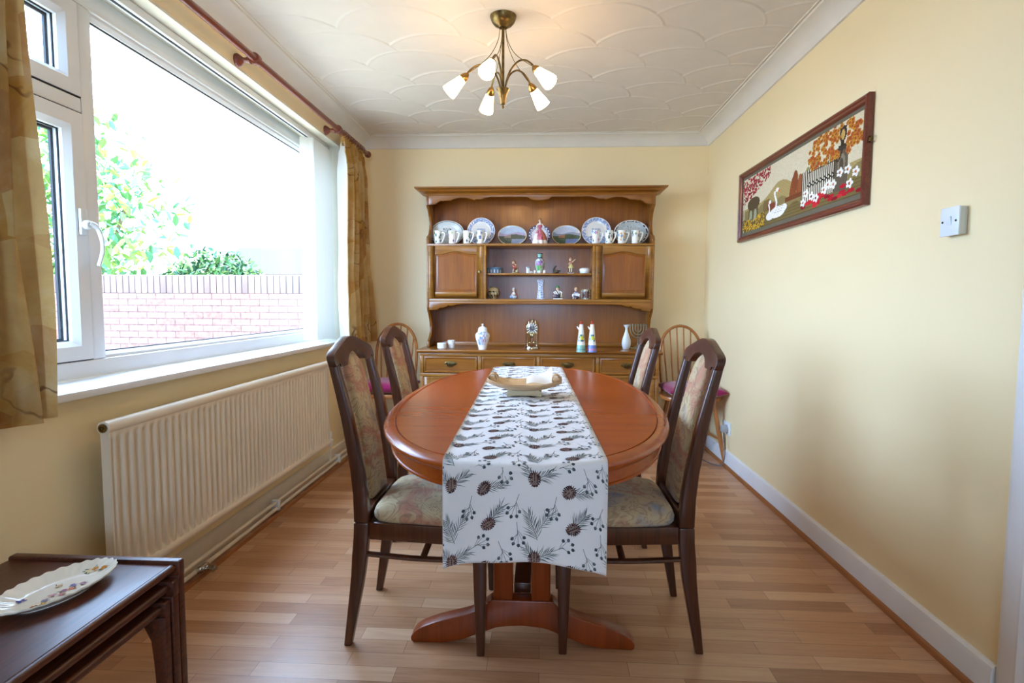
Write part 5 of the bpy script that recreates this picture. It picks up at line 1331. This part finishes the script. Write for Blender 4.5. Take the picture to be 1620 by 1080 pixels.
# ------------------------------------------------------------------ lower shelf
c = on('ginger_pot', 'squat round cream pot with black pattern and lid, left on the lower shelf', 'pot', (-.379, 4.290, SH3))
pr2 = random.Random(6)
m = MB(); m.lathe([(.022, 0), (.024, .005), (.036, .018), (.045, .034), (.047, .050), (.044, .064), (.036, .073), (.0001, .074)], 40, cols=lambda a, j: pr2.choice(['#2e2c26', '#cbb98e', '#cbb98e', '#8a7a52']) if 1 <= j <= 4 else '#d2c196'); m.build('pot_body', 'painted_china', c)
m = MB(); m.lathe([(.0001, .074), (.037, .074), (.038, .079), (.030, .087), (.022, .091), (.0001, .093)], 30, col=lin('#c9ba8c')); m.build('pot_lid', 'painted_china', c)
def sit1(c):
    m = MB(); m.ell((0, 0, .018), (.030, .020, .018), '#b9c4cf', 14); m.ell((-.016, -.010, .016), (.016, .012, .012), '#7d93ac', 10); fb(c, 'skirt', m)
    m = MB(); m.ell((.004, 0, .042), (.014, .011, .018), '#d8d4cc', 12); m.tube([(.014, -.002, .050), (.022, -.012, .034), (.008, -.018, .028)], .0042, 8, lin('#a85a4c')); m.tube([(-.006, 0, .050), (-.014, -.012, .036), (-.002, -.018, .030)], .0042, 8, lin(SKN)); fb(c, 'body', m)
    head(c, .002, -.002, .070, .0125, '#a86a44', '#c9cdd2')
figure('seated_girl_figurine', 'seated girl figurine in a blue-grey skirt and bonnet, left on the lower shelf', (-.221, 4.285, SH3), sit1)
c = on('square_vase', 'tall waisted blue and white patterned vase at the centre of the lower shelf', 'vase', (-.012, 4.285, SH3))
m = MB(); pv = random.Random(8); rings = []; prof = [(.029, 0), (.028, .02), (.025, .045), (.0215, .075), (.0215, .10), (.023, .118), (.027, .134), (.029, .148), (.024, .148), (.020, .120)]
NV_ = 30
def vz(t_):
    q = t_*(len(prof)-2); i = min(int(q), len(prof)-3); f = q-i; return (prof[i][0]*(1-f)+prof[i+1][0]*f, prof[i][1]*(1-f)+prof[i+1][1]*f)
def vf(u, v):
    r, z = vz(v); a = 2*PI*u; return (r*sq(math.cos(a), 6), r*sq(math.sin(a), 6), z)
m.grid(vf, 48, NV_, lambda u, v: lin(pv.choice(['#5f6f98', '#8a96b4', '#d9dce2', '#e4e4e6', '#b4b4c0'])) if v < .95 else lin('#7f8cac'))
m.grid(lambda u, v: vf(u, 0)[:2]+(0,) if v > .5 else (0, 0, 0), 48, 1, lin('#d9dce2')); m.grid(lambda u, v: (vf(u, 1)[0]*(1-.99*v), vf(u, 1)[1]*(1-.99*v), .148-.02*v), 48, 1, lin('#3a3f50'))
m.build('vase_body', 'painted_china', c, angle=50)
def sit2(c):
    m = MB(); m.box(-.036, .036, -.018, .018, 0, .008, lin('#dfd8c4')); fb(c, 'base', m)
    m = MB(); m.ell((0, 0, .024), (.030, .018, .018), '#3d3a44', 12); m.ell((-.026, -.004, .026), (.014, .012, .014), '#8a7478', 10); m.ell((.028, -.004, .024), (.012, .010, .012), '#cdb894', 10); fb(c, 'legs', m)
    m = MB(); m.ell((0, 0, .050), (.020, .014, .022), '#f0ece4', 12); m.tube([(-.016, 0, .062), (-.030, -.006, .052), (-.018, -.014, .040)], .0055, 8, lin('#f0ece4')); m.tube([(.016, 0, .062), (.032, -.006, .050), (.026, -.012, .036)], .0055, 8, lin('#f0ece4'))
    m.tube([(-.012, -.012, .066), (0, -.016, .046), (.012, -.014, .034)], .003, 6, lin('#2e2c34')); fb(c, 'shirt', m)
    head(c, -.002, -.002, .082, .0145, '#b4824a', '#4f8a52')
figure('boy_in_cap_figurine', 'boy figurine in a white shirt and green cap, right of the tall vase', (.120, 4.285, SH3), sit2)
def sit3(c):
    m = MB(); m.ell((-.002, 0, .016), (.026, .018, .015), '#46465e', 12); m.tube([(-.018, -.004, .018), (-.022, -.014, .004)], .006, 8, lin(SKN)); m.tube([(-.004, -.004, .018), (-.006, -.016, .004)], .006, 8, lin(SKN)); m.ell((-.022, -.006, .030), (.010, .008, .014), '#d8d0c8', 8); fb(c, 'legs', m)
    m = MB(); m.ell((0, 0, .042), (.016, .012, .020), '#8a86a0', 12); m.tube([(-.012, 0, .052), (-.016, -.012, .036), (-.002, -.018, .034)], .0046, 8, lin('#d9d2cc')); m.tube([(.012, 0, .052), (.018, -.012, .036), (.008, -.018, .034)], .0046, 8, lin('#d9d2cc')); fb(c, 'shirt', m)
    m = MB(); m.box(-.012, .022, -.0235, -.020, .026, .046, lin('#e8e6e0'), M=R(.15, 'Y')); fb(c, 'book', m)
    head(c, 0, -.002, .076, .0150, '#c98e5a')
figure('reading_boy_figurine', 'figurine of a fair-haired boy reading, beside the floral tin', (.258, 4.262, SH3), sit3)
c = on('floral_tin', 'cream cylindrical pot with dark red flowers at the right end of the lower shelf', 'pot', (.340, 4.318, SH3))
pt = random.Random(13)
def tc(a, j):
    q = math.cos(a-4.71+.1)
    if 2 <= j <= 8 and q > .82: return pt.choice(['#6a2a2a', '#8a3a34', '#4f5a44', '#3f3430'])
    if 1 <= j <= 9 and q > .5: return pt.choice(['#5f7054', '#d9d2ba', '#d9d2ba', '#6a4a3c'])
    return '#d9d2ba' if j != 10 else '#a89a6c'
m = MB(); m.lathe([(.038, 0)]+[(.039, .002+.0075*k) for k in range(11)]+[(.036, .079), (.0001, .079)], 44, cols=tc); m.build('pot_body', 'painted_china', c)

# ------------------------------------------------------------------ on the dresser worktop
c = on('tealight_holder', 'low white round candle pot at the left end of the dresser top', 'candle', (-.750, 4.10, WT))
MB().lathe([(.030, 0), (.033, .002), (.034, .020), (.034, .040), (.031, .041), (.030, .036), (.0001, .036)], 28).build('candle_pot', 'candle_wax', c); MB().lathe([(.0008, .036), (.0008, .044)], 6).build('wick', 'dark_metal', c)
c = on('votive_candle', 'taller white candle in a pale cup, second from the left on the dresser top', 'candle', (-.686, 4.155, WT))
MB().lathe([(.022, 0), (.024, .002), (.029, .058), (.0275, .059), (.026, .052), (.0001, .052)], 28).build('candle_cup', 'candle_wax', c); MB().lathe([(.0008, .052), (.0008, .060)], 6).build('wick', 'dark_metal', c)
c = on('ginger_jar', 'white lidded ginger jar with blue and pink flowers on the dresser top', 'jar', (-.436, 4.045, WT))
gj = random.Random(3)
def gc(a, j):
    q = math.cos(a-4.71-.05)
    if 3 <= j <= 9 and q > .72 and gj.random() < .75: return gj.choice(['#8fa0d0', '#c49ab4', '#aab4dc', '#e4c4cc', '#7f98b8', '#f2f2f4'])
    return '#f3f3f4'
m = MB(); m.lathe([(.028, 0), (.030, .004), (.031, .012), (.037, .034), (.044, .056), (.050, .078), (.0535, .096), (.053, .110), (.046, .122), (.036, .128), (.034, .132)], 56, cols=gc); m.build('jar_body', 'painted_china', c)
m = MB(); m.lathe([(.034, .130), (.037, .131), (.037, .136), (.033, .140), (.0325, .152), (.027, .162), (.012, .169), (.006, .171), (.005, .175), (.008, .181), (.006, .187), (.0001, .191)], 32, col=lin('#f4f4f4')); m.build('jar_lid', 'painted_china', c)
# anniversary clock
c = on('anniversary_clock', 'gilt pendulum clock under a glass dome at the centre of the dresser top', 'clock', (-.073, 4.110, WT))
m = MB(); m.lathe([(.060, 0), (.062, .004), (.060, .009), (.054, .012), (.053, .018), (.046, .022), (.020, .024), (.0001, .026)], 36); m.build('clock_base', 'silver_metal', c)
for s_ in (-1, 1):
    m = MB(); m.lathe([(.005, .022), (.004, .030), (.003, .050), (.004, .070), (.003, .110), (.005, .122), (.004, .128)], 12, (s_*.034, 0, 0)); m.build('column', 'gold_metal', c)
m = MB(); m.box(-.040, .040, -.010, .012, .118, .124); m.build('top_plate', 'gold_metal', c)
m = MB(); m.lathe([(.019, 0), (.040, 0), (.044, .003), (.044, .012), (.0001, .012)], 40, M=T(0, -.006, .156) @ R(-PI/2, 'X')); m.build('clock_case', 'gold_metal', c, angle=30)
m = MB()
m.grid(lambda u, v: ((.020+.020*v)*math.cos(2*PI*u), -.0065, .156+(.020+.020*v)*math.sin(2*PI*u)), 48, 1, lambda u, v: lin('#e9e4d8') if (u*12+.17) % 1 > .34 else lin('#4a4440'))
m.grid(lambda u, v: ((.001+.019*v)*math.cos(2*PI*u), -.0062, .156+(.001+.019*v)*math.sin(2*PI*u)), 32, 1, lin('#4a4a58'))
m.box(-.0008, .0008, -.0085, -.0075, .156, .172, lin('#d9c084')); m.box(0, .012, -.0085, -.0075, .1552, .1568, lin('#d9c084')); m.build('dial', 'painted_china', c, recalc=False)
for sx, zz in ((-.034, .128), (0, .200), (.034, .128), (-.024, .190), (.024, .190)):
    m = MB(); m.lathe([(.004, 0), (.005, .004), (.002, .010), (.0001, .026)], 8, (sx, .004, zz)); m.build('spire', 'gold_metal', c)
m = MB(); m.box(-.014, .014, -.002, .010, .082, .118); m.build('pendulum_bracket', 'gold_metal', c, bevel=.003)
m = MB(); m.tube([(0, .002, .112), (0, .002, .060)], .0012, 6)
for k in range(4):
    a = PI/4+k*PI/2; m.ell((.021*math.cos(a), .021*math.sin(a), .050), (.009, .009, .009), None, 12); m.tube([(0, 0, .058), (.021*math.cos(a), .021*math.sin(a), .050)], .0015, 6)
m.build('ball_pendulum', 'gold_metal', c)
m = MB(); m.lathe([(.050, .018)]+[(.051, .03+.014*k) for k in range(11)]+[(.051*math.cos(a), .175+.051*math.sin(a)) for a in [PI/2*i/8 for i in range(1, 8)]]+[(.0001, .226)], 36, cap=False); m.build('glass_dome', 'dome_glass', c, recalc=False)
# cone-shaped oil bottles
for i, (x, y, b1, b2, lb) in enumerate(((.277, 3.905, '#86b8a8', '#6a9a90', 'white cone-shaped oil bottle with a green base band and red stopper'), (.354, 3.912, '#6f86d0', '#c07aa0', 'white cone-shaped oil bottle with a blue base band and red stopper'))):
    c = on('oil_bottle', lb, 'bottle', (x, y, WT), 'cone-shaped oil bottles on the dresser top'); ob = random.Random(4+i)
    def oc(a, j, b1=b1, b2=b2, i=i):
        if j <= 3: return b1 if j != 1 else b2
        q = math.cos(a-4.71-.1)
        if 6 <= j <= 9 and q > .55: return ('#d9d04c' if q > .8 and j in (7, 8) else ob.choice(['#3f5f8a', '#5f8a5a', '#f1f1ee'])) 
        return '#f1f1ee'
    pf = [(.0335-.0185*min(1, k/14)**1.05, .0125*k) for k in range(15)]+[(.014, .184), (.0142, .190), (.012, .195), (.0001, .196)]
    m = MB(); m.lathe(pf, 40, cols=oc); m.build('bottle_body', 'painted_china', c)
    m = MB(); m.tube(catmull([(-.012, 0, .158), (-.024, 0, .172), (-.030, 0, .180)], 4), [.007]*4+[.005]*5, 10, lin('#f1f1ee')); m.build('spout', 'painted_china', c)
    m = MB(); m.lathe([(.006, .195), (.006, .201), (.009, .207), (.009, .212), (.006, .218), (.0001, .220)], 16, col=lin('#b8402c')); m.build('stopper', 'painted_china', c)
c = on('bud_vase', 'slim white bottle vase with a flared neck, right of the oil bottles', 'vase', (.636, 4.19, WT))
m = MB(); m.lathe([(.022, 0), (.025, .003), (.031, .020), (.034, .042), (.031, .070), (.022, .100), (.012, .128), (.0085, .148), (.0095, .160), (.018, .172), (.024, .181), (.021, .182), (.008, .165), (.0001, .160)], 36); m.build('vase_body', 'white_plastic', c)
c = on('menorah', 'small bronze seven-branched candelabrum at the right end of the dresser top', 'candelabrum', (.742, 4.30, WT))
m = MB(); m.lathe([(.034, 0), (.034, .006), (.020, .012), (.008, .022), (.006, .040)], 20); m.build('base', 'bronze', c)
m = MB(); m.tube([(0, 0, .03), (0, 0, .176)], .0042, 8)
for k, r_ in enumerate((.022, .042, .062)):
    m.tube([(r_*math.cos(a), 0, .150+.9*r_*math.sin(a)*1.3) for a in [PI+PI*i/20 for i in range(21)]], .0052, 8)
    for s_ in (-1, 1): m.tube([(s_*r_, 0, .150), (s_*r_, 0, .176)], .005, 8)
m.tube([(-.068, 0, .174), (.068, 0, .174)], .004, 6)
for k in range(-3, 4): m.lathe([(.004, 0), (.007, .004), (.0075, .010), (.005, .010), (.0001, .006)], 10, (k*.0205, 0, .175))
m.build('branches', 'bronze', c)
o = MB().lathe([(.010, 0), (.012, .002), (.011, .006), (.0001, .007)], 16, col=lin('#d8b860')).build('button_box', 'painted_china'); o.location = (.690, 4.255, WT); tag(o, 'tiny yellow round box between the white bud vase and the candelabrum', 'box')

for o in list(bpy.data.objects):
    if '_org' in o: del o['_org']
